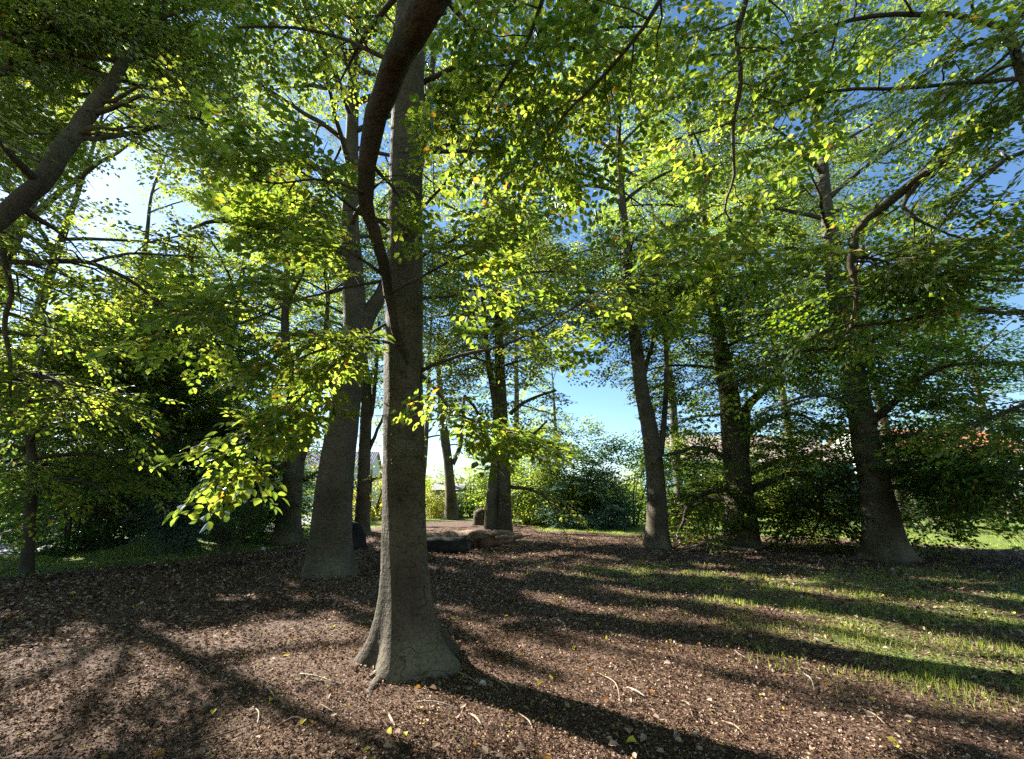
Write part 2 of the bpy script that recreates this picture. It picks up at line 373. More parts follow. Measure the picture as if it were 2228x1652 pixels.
def spray_template(rs, ratio, spacing, hi, twig):
    """one flat beech spray, unit length along +X; returns leaf verts, tris, tone and twig verts, quads"""
    P_, D_, N_, L_ = [], [], [], []
    segs = []
    def leaves_on(a, dirv, ln, z0):
        t = spacing*0.6; side = 1 if rs.random() < .5 else -1
        while t < ln:
            base = a + dirv*t; base = base + np.array([0, 0, z0 - 0.10*(base[0]**2)])
            ang = side*rs.uniform(.55, 1.05); ca, sa = math.cos(ang), math.sin(ang)
            d = np.array([dirv[0]*ca - dirv[1]*sa, dirv[0]*sa + dirv[1]*ca, rs.normal(-.15, .22)])
            P_.append(base); D_.append(d); N_.append(np.array([rs.normal(0, .38), rs.normal(0, .38), 1.0])); L_.append(ratio*rs.uniform(.65, 1.15))
            side = -side; t += spacing*rs.uniform(.75, 1.3)
        base = a + dirv*ln + np.array([0, 0, z0 - .1*(a[0]+dirv[0]*ln)**2])
        P_.append(base); D_.append(dirv + np.array([0, 0, -.2])); N_.append(np.array([rs.normal(0, .3), rs.normal(0, .3), 1.])); L_.append(ratio*rs.uniform(.7, 1.1))
    ax = np.array([1.0, 0, 0]); leaves_on(np.zeros(3), ax, 1.0, 0)
    segs.append((np.zeros(3), np.array([.5, 0, -.025]), np.array([1., 0, -.1])))
    t = .08; side = 1 if rs.random() < .5 else -1
    while t < .88:
        ang = side*rs.uniform(.6, .95); dv = np.array([math.cos(ang), math.sin(ang), 0]); ln = (.52*(1-t)+.10)*rs.uniform(.7, 1.15); z0 = rs.normal(0, .03)
        leaves_on(ax*t, dv, ln, z0)
        e = ax*t + dv*ln; segs.append((np.array([t, 0, -.1*t*t]), None, np.array([e[0], e[1], z0-.1*e[0]**2])))
        side = -side; t += rs.uniform(.09, .17)
    P_, D_, N_, L_ = map(np.array, (P_, D_, N_, L_))
    v, tr, k = place_leaves(P_, D_, N_, L_, hi)
    tone = np.repeat(rs.random(len(P_)), k)
    tv, tq = [], []
    if twig:
        for a, m_, e in segs:
            pts = [a, e] if m_ is None else [a, m_, e]; r0 = .006 if m_ is not None else .004
            for q_ in range(len(pts)):
                r = r0*(1 - .6*q_/(len(pts)-1))
                for w in range(3):
                    th = w*2.094; tv.append(pts[q_] + np.array([0, r*math.cos(th), r*math.sin(th)]))
            b = len(tv) - 3*len(pts)
            for q_ in range(len(pts)-1):
                for w in range(3): tq.append((b+q_*3+w, b+q_*3+(w+1) % 3, b+q_*3+3+(w+1) % 3, b+q_*3+3+w))
    return v, tr, tone, np.array(tv), np.array(tq)
_rs = np.random.default_rng(3)
TPL = {'near': [spray_template(_rs, .175, .105, True, True) for _ in range(9)],
       'mid':  [spray_template(_rs, .125, .115, False, True) for _ in range(9)],
       'far':  [spray_template(_rs, .15, .15, False, False) for _ in range(7)]}

# places where the canopy is open to the sky: (a, b, radius at a, radius at b)
OPEN = []
def opening(x, y, Ya, Yb, w):
    a, b = np.array(P(x, y, Ya)), np.array(P(x, y, Yb)); OPEN.append((a, b, w/FD/2*depth(a), w/FD/2*depth(b)))
def is_open(p):
    k = np.zeros(len(p), bool)
    for a, b, ra, rb in OPEN:
        ab = b-a; t = np.clip((p-a) @ ab / (ab @ ab), 0, 1); k |= np.linalg.norm(p - (a+t[:, None]*ab), axis=1) < ra+(rb-ra)*t
    return k

# where sunlight falls through the canopy: columns along the sun's direction, open above a floor
SD = np.array(SDIR); SU = unit(np.cross(SD, [0, 0, 1.0])); SV = np.cross(SU, SD)
SUNGAP = []
SHADE = [tuple(G(x, y))[:2] for x, y in ((-200, 1275), (500, 1262), (620, 1290), (470, 1330), (490, 1385), (330, 1400), (280, 1455), (0, 1500), (-300, 1520))]
def sun_ground(x, y, r):
    p = np.array(G(x, y)); SUNGAP.append((p @ SU, p @ SV, r, p @ SD + .6))
def sun_on(x, y, Y, r):
    p = np.array(P(x, y, Y)); SUNGAP.append((p @ SU, p @ SV, r, p @ SD + r*1.0))
def sunlit_gap(p):
    u, v, w = p @ SU, p @ SV, p @ SD; k = np.zeros(len(p), bool)
    wob = .16*np.sin(u*9+v*5) + .12*np.sin(v*13-u*4) + .1*np.sin(u*23+1)*np.sin(v*19)
    for a, b, r, f in SUNGAP:
        k |= (np.hypot(u-a, v-b) < r*(1+wob)) & (w > f)
    n1 = np.sin(u*2.1+1.0*np.sin(v*1.3)+.4)+np.sin(v*2.7+1.2*np.sin(u*1.7+2))+.7*np.sin(u*5.3+v*3.1+1.5*np.sin(v*2.2))+.6*np.sin(v*6.7-u*4.1+2)
    fl = 20 + 9*np.sin(u*.7+1+np.sin(v*.9)) + 8*np.sin(v*1.1+2*np.sin(u*.6)) + 3*np.sin(u*2.3+v*1.9)
    hit = p - SD[None]*(p[:, 2:3]/SD[2]); hx, hy = hit[:, 0], hit[:, 1]
    thr = NOISE_OPEN + 1.3*((hy > .5) & (hy < 14) & (np.abs(hx) < 12)) + 5*in_poly(hx, hy, SHADE)
    k |= (n1 > thr) & (w > fl)
    return k
NOISE_OPEN = 1.32

def emit_sprays(mb, S, lod, rs, leafmat=0, twigmat=1, tone_shift=0.0, tone_scale=1.0):
    """S: list of (pos, dir, length)"""
    if not S: return 0
    pos = np.array([s[0] for s in S], float); dr = np.array([s[1] for s in S], float); ln = np.array([s[2] for s in S], float)
    keep = ~is_open(pos) & (pos[:, 2] > 0.12); pos, dr, ln = pos[keep], dr[keep], ln[keep]
    if len(pos) == 0: return 0
    dr = unit(dr); upn = np.array([0, 0, 1.0]) + rs.normal(0, .28, (len(pos), 3))
    y = unit(np.cross(upn, dr)); z = np.cross(dr, y)
    R = np.stack([dr, y, z], 2)*ln[:, None, None]
    ti = rs.integers(0, len(TPL[lod]), len(pos)); cnt = 0; gapped = sunlit_gap(pos) | sunlit_gap(pos + dr*ln[:, None]*.6)
    for k, (v, t, tone, tv, tq) in enumerate(TPL[lod]):
        m = ti == k; n = int(m.sum())
        if not n: continue
        vv = np.einsum('nij,vj->nvi', R[m], v) + pos[m][:, None]
        tt = (np.arange(n)[:, None, None]*len(v) + t[None]).reshape(-1, 3)
        tn = np.clip(tone[None]*.75*tone_scale + rs.random(n)[:, None]*.25 + tone_shift, 0, 1)
        # a few leaves already turning
        tn = np.where(tone[None] > .975, .93+.07*rs.random(n)[:, None], np.minimum(tn, .9)).reshape(-1)
        nv, nt = (11, 12) if lod == 'near' else (4, 2)
        lv = vv.reshape(-1, nv, 3); kp = ~sunlit_gap(lv[:, 0]) | (rs.random(len(lv)) < .004)
        lv = lv[kp]; tt = np.arange(len(lv))[:, None, None]*nv + t[:nt][None]
        mb.add(lv.reshape(-1, 3), t=tt.reshape(-1, 3), mat=leafmat, smooth=False, tone=tn.reshape(-1, nt)[kp].reshape(-1)); cnt += len(lv)
        if len(tv):
            m = m & ~gapped; n = int(m.sum())
            if not n: continue
            vv = np.einsum('nij,vj->nvi', R[m], tv) + pos[m][:, None]
            mb.add(vv.reshape(-1, 3), (np.arange(n)[:, None, None]*len(tv) + tq[None]).reshape(-1, 4), mat=twigmat)
    return cnt

# ------------------------------------------------------------------ growing branches
def side_branches(mb, S, pts, rad, rs, n_side, side_len, spray_len, step, t0=.25, droop=.25, up=0.1, fat=.5):
    """side branches and leaf sprays along a limb"""
    n = len(pts); seg = np.linalg.norm(np.diff(pts, axis=0), axis=1); cum = np.r_[0, np.cumsum(seg)]; tot = cum[-1]
    sgn = 1 if rs.random() < .5 else -1
    for i in range(n_side):
        t = t0 + (1-t0)*(i+rs.random()*.8)/n_side; s = t*tot; k = min(int(np.searchsorted(cum, s))-1, n-2); k = max(k, 0)
        f = (s-cum[k])/(seg[k]+1e-9); p = pts[k]*(1-f)+pts[k+1]*f; tg = unit(pts[k+1]-pts[k]); r = rad[k]*(1-f)+rad[k+1]*f
        hor = np.array([-tg[1], tg[0], 0]); hn = np.linalg.norm(hor)
        if hn < .25:
            a = rs.uniform(0, 6.28); hor = np.array([math.cos(a), math.sin(a), 0])
        else: hor /= hn
        d = unit(tg*rs.uniform(.35, .9)*np.array([1, 1, .4]) + hor*sgn*rs.uniform(.7, 1.1) + np.array([0, 0, up+rs.normal(0, .22)])); sgn = -sgn
        L = side_len*(1.15-.75*t)*rs.uniform(.6, 1.25)
        kk = 5; q = np.array([p + d*L*w + np.array([0, 0, -droop*L*w*w]) for w in np.linspace(0, 1, kk)])
        q[1:] += rs.normal(0, .035*L, (kk-1, 3))
        if is_open(q[-1:])[0] and is_open(q[2:3])[0]: continue
        bare = sunlit_gap(q)
        if bare.sum() >= 3 or bare[2]: continue
        rr = np.linspace(max(r*fat, .008), .004, kk); mb.tube(q, rr, 4 if L < 1.5 else 5)
        m = max(2, int(L/step)); g2 = 1
        for j in range(m):
            w = (.15 + .85*(j+rs.random())/m); b = q[0] + d*L*w + np.array([0, 0, -droop*L*w*w])
            tt = unit(d + np.array([0, 0, -2*droop*w])); hh = unit(np.array([-tt[1], tt[0], 0]))
            S.append((b, tt*.7 + hh*g2*rs.uniform(.4, 1.0) + np.array([0, 0, rs.normal(-.05, .16)]), spray_len*rs.uniform(.65, 1.25))); g2 = -g2
        S.append((q[-1], unit(q[-1]-q[-2]) + np.array([0, 0, -.1]), spray_len*rs.uniform(.8, 1.2)))

def limb_points(start, az, L, el, bend, rs, n=8):
    """a limb that leaves at elevation el and bends towards horizontal and below"""
    p = [np.array(start, float)]; a = az
    for i in range(n):
        e = el - bend*(i/(n-1)); a += rs.normal(0, .10); st = L/n
        p.append(p[-1] + st*np.array([math.cos(a)*math.cos(e), math.sin(a)*math.cos(e), math.sin(e)]) + rs.normal(0, .02*st, 3))
    return np.array(p)

class Tree:
    def __init__(s, name, label, base, seed, cat="tree", group=None, bark='bark', leaf='leaf', lod='mid', spray=.9, step=.42):
        s.rs = np.random.default_rng(seed); s.base = np.array(on_ground(base[0], base[1])); s.o = thing(name, label, cat, tuple(s.base), group)
        s.bark, s.leaf, s.lod, s.spray, s.step = bark, leaf, lod, spray, step; s.S = []; s.limbs = 0; s.trunk_mb = MB()
    def trunk(s, pts, rad, top=None, flare=.55, flare_h=.6, lobes=5, k=20, roots=4, root_len=1.0, ridge=.38):
        pts = [np.array(p, float) for p in pts]; rad = list(rad)
        if top is not None:
            d = unit(pts[-1]-pts[-2]); z = top - pts[-1][2]
            if z > 0.5:
                for f in (.35, .7, 1.0):
                    pts.append(pts[-1 if f == .35 else -1] + (d*.6+np.array([0, 0, .6]))*(z*.35)/1.0 + s.rs.normal(0, .12, 3)); rad.append(max(rad[-1]*.62, .02))
        p, r = smooth(pts, 5, rad); z0 = s.base[2]
        # denser rings near the foot
        foot = np.array([0, .08, .18, .3, .45, .65, .9]); pz = p[:, 2]
        i0 = np.searchsorted(pz, z0+1.1) if pz[-1] > z0+1.1 else 1
        i0 = max(i0, 1); tgt = p[i0]; st = np.array([s.base[0], s.base[1], z0-.08])
        fp = [st + (tgt-st)*(f*(1.0)) for f in np.array([0, .06, .13, .21, .31, .44, .6, .8])]
        r_at = r[i0]; fr = [r_at*(1.0 + .10*(1-f)) for f in np.array([0, .06, .13, .21, .31, .44, .6, .8])]
        p = np.r_[fp, p[i0:]]; r = np.r_[fr, r[i0:]]
        ph = s.rs.uniform(0, 6.28); ph2 = s.rs.uniform(0, 6.28)
        def lob(i, th, pp):
            h = np.maximum(pp[:, 2]-z0, 0)[:, None]
            e = np.exp(-h/flare_h*1.3)
            return 1 + flare*e*(.66 + ridge*np.cos(lobes*th+ph)*(.6+.4*np.cos(2*th+ph2))) + .035*np.sin(3*th+ph2+h*.8) + .02*np.sin(7*th+h*3.1+ph)*np.exp(-h*.15) + .012*np.sin(h*9+th*2)
        s.trunk_mb.tube(p, r, k, lobes=lob)
        for j in range(roots):
            a = ph2 + j*6.283/roots + s.rs.normal(0, .3); L = root_len*s.rs.uniform(.7, 1.25); rr = r_at
            q = []; 
            for w in np.linspace(0, 1, 7):
                x = s.base[0] + math.cos(a)*(rr*.55 + L*w) ; y = s.base[1] + math.sin(a)*(rr*.55 + L*w)
                zz = float(gh(x, y)) + .16*rr*(1-w)**1.5 - rr*(.16-.12*w) - .03*w*w
                q.append((x + s.rs.normal(0, .03*w), y + s.rs.normal(0, .03*w), zz)); a += s.rs.normal(0, .06)
            q = np.array(q); s.trunk_mb.tube(q, rr*np.array([.50, .40, .30, .22, .15, .09, .03])*(.75 if root_len < 1 else 1), 10)
        s.p, s.r = p, r
        return s
    def stem(s, pts, rad, k=12):
        p, r = smooth(pts, 5, rad); s.trunk_mb.tube(p, r, k, lobes=lambda i, th, pp: 1+.04*np.sin(3*th+pp[:, 2:3]*2)); return p, r
    def limb(s, pts, rad, n_side=8, side_len=1.6, smooth_n=3, raw=False, t0=.25, droop=.25, up=.1, k=8, spray=None, step=None, leaves=True, fat=.5, bark=None):
        p, r = (np.asarray(pts, float), np.asarray(rad, float)) if raw else smooth(pts, smooth_n, rad)
        if len(p) > 3: p[1:-1] += s.rs.normal(0, 1, (len(p)-2, 3))*np.minimum(r[1:-1], .05)[:, None]*.25
        mb = MB(); ph = s.rs.uniform(0, 6); mb.tube(p, r, k, lobes=lambda i, th, pp: 1+.06*np.sin(2*th+ph+i*.21)+.05*np.sin(i*1.1+ph)*np.sin(th+i*.4)+.03*np.sin(5*th+i*.7))
        if leaves: side_branches(mb, s.S, p, r, s.rs, n_side, side_len, spray or s.spray, step or s.step, t0, droop, up, fat)
        if leaves: s.S.append((p[-1], p[-1]-p[-2], s.spray))
        mb.build("limb", M[bark or s.bark], s.o); s.limbs += 1
    def auto(s, z0, z1, n, Lmax, axis=None, side_len=2.2, n_side=8, az=None, el=(.25, 1.0), bend=(.5, .6), prof=None, az0=0.0):
        p, r = axis if axis is not None else (s.p, s.r)
        for i in range(n):
            u = (i+s.rs.random())/n; z = z0+(z1-z0)*u; k = int(np.clip(np.searchsorted(p[:, 2], z), 1, len(p)-1))
            st = p[k]; rr = r[k]; a = az0 + i*2.399 + s.rs.normal(0, .25)
            if az is not None: a = s.rs.uniform(*az)
            f = prof(u) if prof else (.65+.7*u if u < .5 else 1.0-.75*(u-.5)*1.6)
            L = Lmax*f*s.rs.uniform(.8, 1.15); e = el[0]+(el[1]-el[0])*u + s.rs.normal(0, .1); b = bend[0]+(bend[1]-bend[0])*(1-u)
            q = limb_points(st, a, L, e, b+s.rs.normal(0, .1), s.rs)
            q[:, 2] = np.maximum(q[:, 2], .5)
            if (is_open(q[2:]) | sunlit_gap(q[2:])).mean() > .45: continue
            r0 = min(rr*.62, .018*L+.015); s.limb(q, np.linspace(r0, .012, len(q)), n_side, side_len*(.55+.45*f), raw=True)
    def blob(s, c, R, n, spray=None, zmin=.15):
        """a mass of foliage: sprays through an ellipsoid, thicker to the outside"""
        c = np.array(c, float); R = np.array(R, float)
        d = unit(s.rs.normal(0, 1, (n, 3))); rr = s.rs.random(n)**.42; q = c + d*R*rr[:, None]
        lump = np.sin(q[:, 0]*1.9/R[0]*2+s.base[0])+np.sin(q[:, 1]*2.3/R[1]*2)+np.sin(q[:, 2]*2.1/R[2]*2+1)
        keep = (lump > -1.1) & (q[:, 2] > zmin)
        for a, b in zip(q[keep], d[keep]):
            h = np.array([b[0], b[1], b[2]*.35-.05]) + s.rs.normal(0, .35, 3)*np.array([1, 1, .5])
            s.S.append((a, h, (spray or s.spray)*s.rs.uniform(.7, 1.3)))
    def done(s, tone_shift=0.0):
        if s.trunk_mb.n: s.trunk_mb.build("trunk", M[s.bark], s.o)
        mb = MB(); n = emit_sprays(mb, s.S, s.lod, s.rs, 0, 1, tone_shift)
        if mb.n: mb.build("crown", [M[s.leaf], M['twig']], s.o, tone=True)
        print("TREE", s.o["label"], "sprays", len(s.S), "leaves", n, "limbs", s.limbs)
        return s.o

def trunk_from(px, Y, wscale=1.0):
    """picture measurements (x, y, width) at distance Y -> points and radii"""
    pts = []; rad = []
    for i, (x, y, w) in enumerate(px):
        p = P(x, y, Y); pts.append(tuple(p)); rad.append(w*wscale/FD/2*depth(p))
    return pts, rad
def path_from(px):
    """(x, y, Y, width)"""
    pts = []; rad = []
    for (x, y, Y, w) in px:
        p = P(x, y, Y); pts.append(tuple(p)); rad.append(w/FD/2*depth(p))
    return pts, rad

opening(300, 440, 3, 60, 95); opening(290, 370, 3, 60, 50); opening(85, 235, 9, 60, 45)
opening(1255, 850, 8, 70, 120); opening(1330, 920, 8, 70, 70); opening(1270, 780, 8, 70, 70)
opening(1240, 500, 6, 60, 70); opening(1190, 400, 6, 60, 45); opening(1700, 560, 8, 60, 50)
opening(1900, 380, 6, 60, 70); opening(2130, 860, 9, 60, 70); opening(2180, 700, 9, 60, 50)
opening(700, 985, 16, 60, 45); opening(2090, 962, 9, 48, 46); opening(2160, 960, 9, 48, 46); opening(2200, 1030, 9, 42, 40); opening(1540, 975, 9, 44, 22); opening(1700, 1005, 9, 44, 18)

for x, y, r in ((40, 1600, .22), (130, 1565, .2), (90, 1620, .22), (180, 1615, .2), (90, 1525, .17), (160, 1510, .17), (240, 1512, .2), (310, 1503, .12), (330, 1470, .10), (380, 1415, .16), (430, 1405, .08),
                (470, 1570, .16), (520, 1595, .2), (560, 1615, .14), (660, 1530, .15), (740, 1550, .16), (820, 1565, .2), (900, 1560, .2), (980, 1575, .18), (1060, 1590, .12),
                (500, 1302, .25), (570, 1300, .25), (650, 1305, .28), (740, 1312, .28), (810, 1300, .2), (560, 1345, .15), (640, 1345, .2), (720, 1345, .2), (790, 1330, .25), (640, 1385, .15), (560, 1400, .1), (790, 1400, .12),
                (970, 1325, .22), (1030, 1345, .25), (1090, 1380, .25), (1150, 1410, .25), (1220, 1430, .3), (1290, 1450, .3), (1360, 1480, .3), (1430, 1500, .28), (1510, 1530, .3), (1590, 1560, .3), (1680, 1590, .25), (1000, 1400, .12),
                (1280, 1390, .25), (1360, 1400, .3), (1450, 1420, .3), (1540, 1440, .3), (1630, 1450, .25), (1400, 1360, .2), (1180, 1340, .25), (1080, 1310, .2),
                (1200, 1302, .3), (1290, 1318, .3), (1380, 1335, .2), (1480, 1345, .22), (1350, 1290, .25), (1440, 1300, .25), (1530, 1300, .3), (1620, 1320, .3), (1700, 1330, .3), (1780, 1345, .35), (1860, 1360, .35), (1950, 1380, .35), (2050, 1395, .35), (2140, 1410, .3),
                (1820, 1405, .25), (1900, 1420, .28), (2000, 1440, .3), (2090, 1450, .3), (2190, 1460, .3), (1480, 1395, .12), (1570, 1408, .14), (1660, 1425, .14), (1750, 1440, .2), (1840, 1465, .25), (1930, 1480, .25), (2020, 1500, .3), (2110, 1525, .3), (2200, 1550, .3),
                (2060, 1590, .15), (2150, 1620, .12), (1100, 1255, .3), (1180, 1250, .35), (1260, 1255, .35), (1400, 1240, .35), (1500, 1248, .35), (1600, 1250, .3), (1700, 1262, .3), (1800, 1290, .3), (1900, 1300, .3), (2000, 1320, .3), (2150, 1330, .35),
                (960, 1240, .3), (1060, 1225, .3), (1150, 1215, .3), (1250, 1205, .3), (1330, 1215, .3), (1480, 1190, .3), (1560, 1205, .2), (1650, 1213, .2), (1010, 1215, .3), (2100, 1265, .3), (2200, 1300, .3), (1550, 1230, .25), (1750, 1235, .25),
                (960, 1160, 1.0), (1000, 1150, 1.0), (1040, 1155, .9), (1150, 1165, .6), (1210, 1160, .6), (1280, 1170, .6), (820, 1180, .4), (815, 1195, .3), (950, 1140, 2.0), (1010, 1140, 2.0), (820, 1150, 1.2), (640, 1270, .15), (2200, 1165, 3.5), (2225, 1150, 4), (2225, 1185, 2.5), (2120, 1160, 2.5), (2150, 1185, 1.8), (2100, 1180, 1.5), (2210, 1190, 1.2), (1980, 1180, 1.0), (1700, 1168, 1.2), (1800, 1172, 1.2), (300, 1165, .8), (1560, 1150, 1.5), (1680, 1150, 1.5), (600, 1262, .12), (200, 1225, .1), (330, 1222, .1), (1120, 1175, .5), (1060, 1195, .3)):
    sun_ground(x, y, r*(.85 if (x > 1450 and y > 1500) else 1.25 if (x > 950 or y < 1290) else .78))
for x, y, Y_, r in ((800, 700, 4.5, .45), (740, 740, 4.4, .4), (1000, 620, 5.1, .5), (1080, 680, 4.8, .4), (960, 560, 5.2, .35), (1150, 640, 5.0, .35), (700, 560, 4.3, .35), (620, 400, 4.0, .3), (540, 960, 4.2, .2), (640, 860, 4.3, .25),
                   (560, 450, 3.8, .3), (1500, 300, 4.2, .35), (1420, 360, 4.3, .3), (1620, 350, 4.1, .3), (1540, 420, 4.3, .25), (1470, 860, 5.8, .25), (1560, 830, 5.7, .2), (1850, 760, 5.4, .25), (300, 150, 5, .35), (250, 220, 5.1, .3), (360, 180, 5, .25),
                   (400, 800, 9, .9), (480, 860, 8, .7), (150, 620, 11, 1.3), (300, 700, 11, 1.0), (60, 520, 11, 1.2), (120, 760, 10, .9), (420, 600, 10, 1.0), (520, 640, 10, .8), (1150, 180, 4, .25), (1350, 50, 3.8, .25), (1250, 600, 4.8, .25), (1750, 150, 3.8, .2), (1900, 90, 3.5, .2),
                   (700, 150, 11, .8), (620, 260, 11, .8), (1150, 1060, 28, 2.0), (1050, 1080, 40, 3), (810, 1060, 34, 3), (1450, 950, 25, 1.0), (900, 1000, 36, 2), (1040, 500, 8, .7), (1000, 330, 8, .5), (2100, 1150, 23, 2.5), (2190, 1150, 24, 3.0), (2000, 1120, 26, 2), (400, 300, 12, 1.0), (880, 300, 5, .3), (2140, 285, 4.1, .25), (2080, 330, 4.2, .2), (2010, 380, 4.4, .15), (350, 560, 12, .8), (500, 480, 12, .8), (460, 700, 9, .7), (250, 560, 14, 1.0), (100, 640, 14, 1.2), (200, 700, 14, 1.2), (60, 760, 14, 1.0), (560, 300, 12, .8), (400, 420, 14, 1.0), (60, 560, 9.5, 1.0), (140, 610, 9.5, 1.0), (230, 620, 9.5, .9), (320, 640, 9.5, .9), (60, 690, 9.5, .9), (160, 740, 9.5, .9), (250, 720, 9.5, .9), (350, 760, 9, .9), (430, 700, 9, .8), (100, 830, 9.5, .7), (400, 860, 8.5, .8), (180, 520, 10, .9), (90, 480, 10, .9), (330, 540, 10, .8), (450, 560, 9, .7), (520, 560, 9, .7), (340, 900, 8.5, .5),
                   (1480, 540, 14, .9), (1600, 480, 14, .9), (1700, 300, 14, .9), (1350, 450, 14, .8), (1560, 300, 14, .9), (1100, 540, 17, 1.2), (1020, 400, 12, .9), (1130, 330, 12, .9)):
    sun_on(x, y, Y_, r)

# ------------------------------------------------------------------ the beeches
G1 = "tall grey beeches standing in the leaf litter"
# front beech
b = G(890, 1440)
A = Tree("beech_tree", "nearest beech in the middle, thick grey trunk with spreading roots in the foreground litter", b, 11, group=G1, lod='near', spray=.55, step=.30)
pts, rad = trunk_from([(886, 1300, 100), (881, 1150, 93), (878, 950, 88), (877, 800, 83), (880, 600, 76), (883, 400, 71), (890, 200, 66), (897, 0, 62)], b.y)
A.trunk(pts, rad, top=17, flare=1.50, flare_h=.36, lobes=5, k=56, roots=8, root_len=.95, ridge=.36)
def A_branch(px, **kw): p_, r_ = path_from(px); A.limb(p_, r_, **kw)
A_branch([(915, 808, 5.0, 9), (1000, 775, 4.9, 8), (1100, 750, 4.8, 7), (1200, 700, 4.7, 6), (1300, 640, 4.6, 5), (1420, 600, 4.5, 4), (1560, 560, 4.5, 3)], n_side=13, side_len=.9, t0=.2, droop=.15)
A_branch([(905, 800, 5.05, 8), (950, 850, 4.9, 6), (985, 895, 4.8, 5), (1060, 925, 4.7, 4), (1140, 950, 4.7, 3)], n_side=7, side_len=.5, t0=.35, droop=.3)
A_branch([(860, 610, 5.0, 8), (760, 625, 4.8, 6), (660, 650, 4.5, 5), (560, 690, 4.3, 4), (430, 740, 4.2, 3)], n_side=15, side_len=.95, t0=.15, droop=.25)
A_branch([(858, 560, 5.0, 7), (900, 480, 4.7, 7), (960, 410, 4.5, 6), (1060, 300, 4.3, 5), (1180, 240, 4.2, 4), (1330, 200, 4.1, 3)], n_side=14, side_len=.9, t0=.2, droop=.12)
A_branch([(860, 480, 5.0, 8), (790, 470, 4.7, 6), (700, 400, 4.4, 5), (600, 350, 4.2, 4), (500, 320, 4.1, 3)], n_side=11, side_len=.8, t0=.25, droop=.2)
A_branch([(865, 690, 5.0, 7), (800, 730, 4.8, 6), (720, 800, 4.5, 5), (640, 880, 4.3, 4), (560, 950, 4.2, 3), (525, 1010, 4.15, 2)], n_side=12, side_len=.6, t0=.2, droop=.35)
A_branch([(915, 650, 5.1, 8), (1000, 640, 5.2, 6), (1100, 600, 5.3, 5), (1200, 590, 5.4, 3)], n_side=12, side_len=.9, t0=.1, droop=.2)
A_branch([(915, 560, 5.1, 8), (990, 520, 5.3, 6), (1080, 460, 5.5, 5), (1180, 440, 5.6, 3)], n_side=10, side_len=.9, t0=.1, droop=.2)
A_branch([(920, 180, 5.1, 12), (1050, 120, 4.9, 9), (1200, 90, 4.7, 7), (1350, 60, 4.5, 5), (1480, 60, 4.4, 3)], n_side=13, side_len=1.1, t0=.1, droop=.15)
A_branch([(920, 330, 5.1, 10), (1050, 330, 5.0, 8), (1180, 340, 4.9, 6), (1300, 380, 4.8, 5), (1400, 450, 4.7, 3)], n_side=12, side_len=1.0, t0=.15, droop=.2)
A_branch([(870, 150, 5.1, 12), (760, 90, 4.9, 8), (640, 60, 4.7, 6), (520, 60, 4.5, 4)], n_side=8, side_len=.9, t0=.2, droop=.15)
A.auto(9.0, 16.5, 18, 4.6, side_len=1.8, n_side=7)
def scar(x, y, w, h, th=.015):
    sc = MB()
    q = []
    for t in np.linspace(-1, 1, 13):
        px, py = x + t*w, y + h*t*t; v = ray(px, py); ez = EYE; 
        Yc = P(px, py, b.y).z; i = int(np.clip(np.searchsorted(A.p[:, 2], Yc), 1, len(A.p)-1)); cx_, cy_, R = A.p[i][0], A.p[i][1], A.r[i]*1.0
        # meet the trunk's surface along the line of sight
        aa = v.x**2+v.y**2; bb = -2*(v.x*cx_+v.y*cy_); cc = cx_**2+cy_**2-R*R; ds = bb*bb-4*aa*cc
        if ds <= 0: continue
        k_ = (-bb-math.sqrt(ds))/(2*aa); q.append((v.x*k_, v.y*k_, EYE+v.z*k_))
    if len(q) > 3:
        n_ = len(q); sc.tube(q, th*np.sin(np.linspace(.25, 2.9, n_)), 6); sc.build("bark_scar", M['bark'], A.o)
for x, y, w, h in ((893, 885, 26, 26), (870, 935, 20, 14), (895, 945, 14, -10), (875, 985, 24, 18), (905, 990, 14, 9), (868, 1015, 16, -7), (900, 1040, 20, 12), (862, 1075, 12, 8), (890, 1120, 14, -6), (870, 860, 16, 14), (900, 740, 14, 12), (893, 470, 16, 16), (885, 360, 14, 12), (905, 1180, 10, 9), (868, 1225, 12, 7), (890, 1290, 16, 9)):
    scar(x, y, w, h)
# broken stub
A.trunk_mb.tube([tuple(P(880, 812, 4.86)), tuple(P(876, 806, 4.78)), tuple(P(873, 802, 4.72))], [.035, .03, .022], 8)
A.done()

# second beech, left behind the first
b = G(715, 1252)
B = Tree("beech_tree", "large grey beech just left of the nearest trunk, leaning right, grass at its foot", b, 12, group=G1, spray=.85)
pts, rad = trunk_from([(722, 1130, 82), (733, 1030, 74), (746, 930, 66), (756, 850, 60), (766, 780, 56), (772, 720, 50), (770, 640, 46), (765, 560, 42), (762, 480, 36), (765, 350, 28), (768, 200, 24), (770, 80, 20)], b.y)
B.trunk(pts, rad, top=21, flare=.60, flare_h=.45, lobes=5, k=30, roots=6, root_len=.9)
ps, rs_ = path_from([(778, 760, b.y, 34), (800, 690, b.y+.1, 34), (830, 640, b.y+.2, 28), (860, 560, b.y+.3, 24), (905, 400, b.y+.4, 20), (930, 250, b.y+.5, 16), (945, 100, b.y+.5, 12)])
B2 = B.stem(ps, rs_)
def lim(T, px, **kw): p_, r_ = path_from(px); T.limb(p_, r_, **kw)
lim(B, [(755, 560, b.y, 20), (700, 530, b.y-.3, 16), (640, 500, b.y-.6, 13), (560, 485, b.y-.9, 11), (470, 480, b.y-1.2, 9), (410, 500, b.y-1.5, 5)], n_side=9, side_len=1.8)
lim(B, [(722, 918, b.y, 12), (690, 908, b.y-.2, 9), (640, 915, b.y-.4, 6), (580, 930, b.y-.8, 4)], n_side=8, side_len=1.3)
B.auto(8.0, 20.5, 34, 5.0, side_len=1.9, n_side=7, az0=.5)
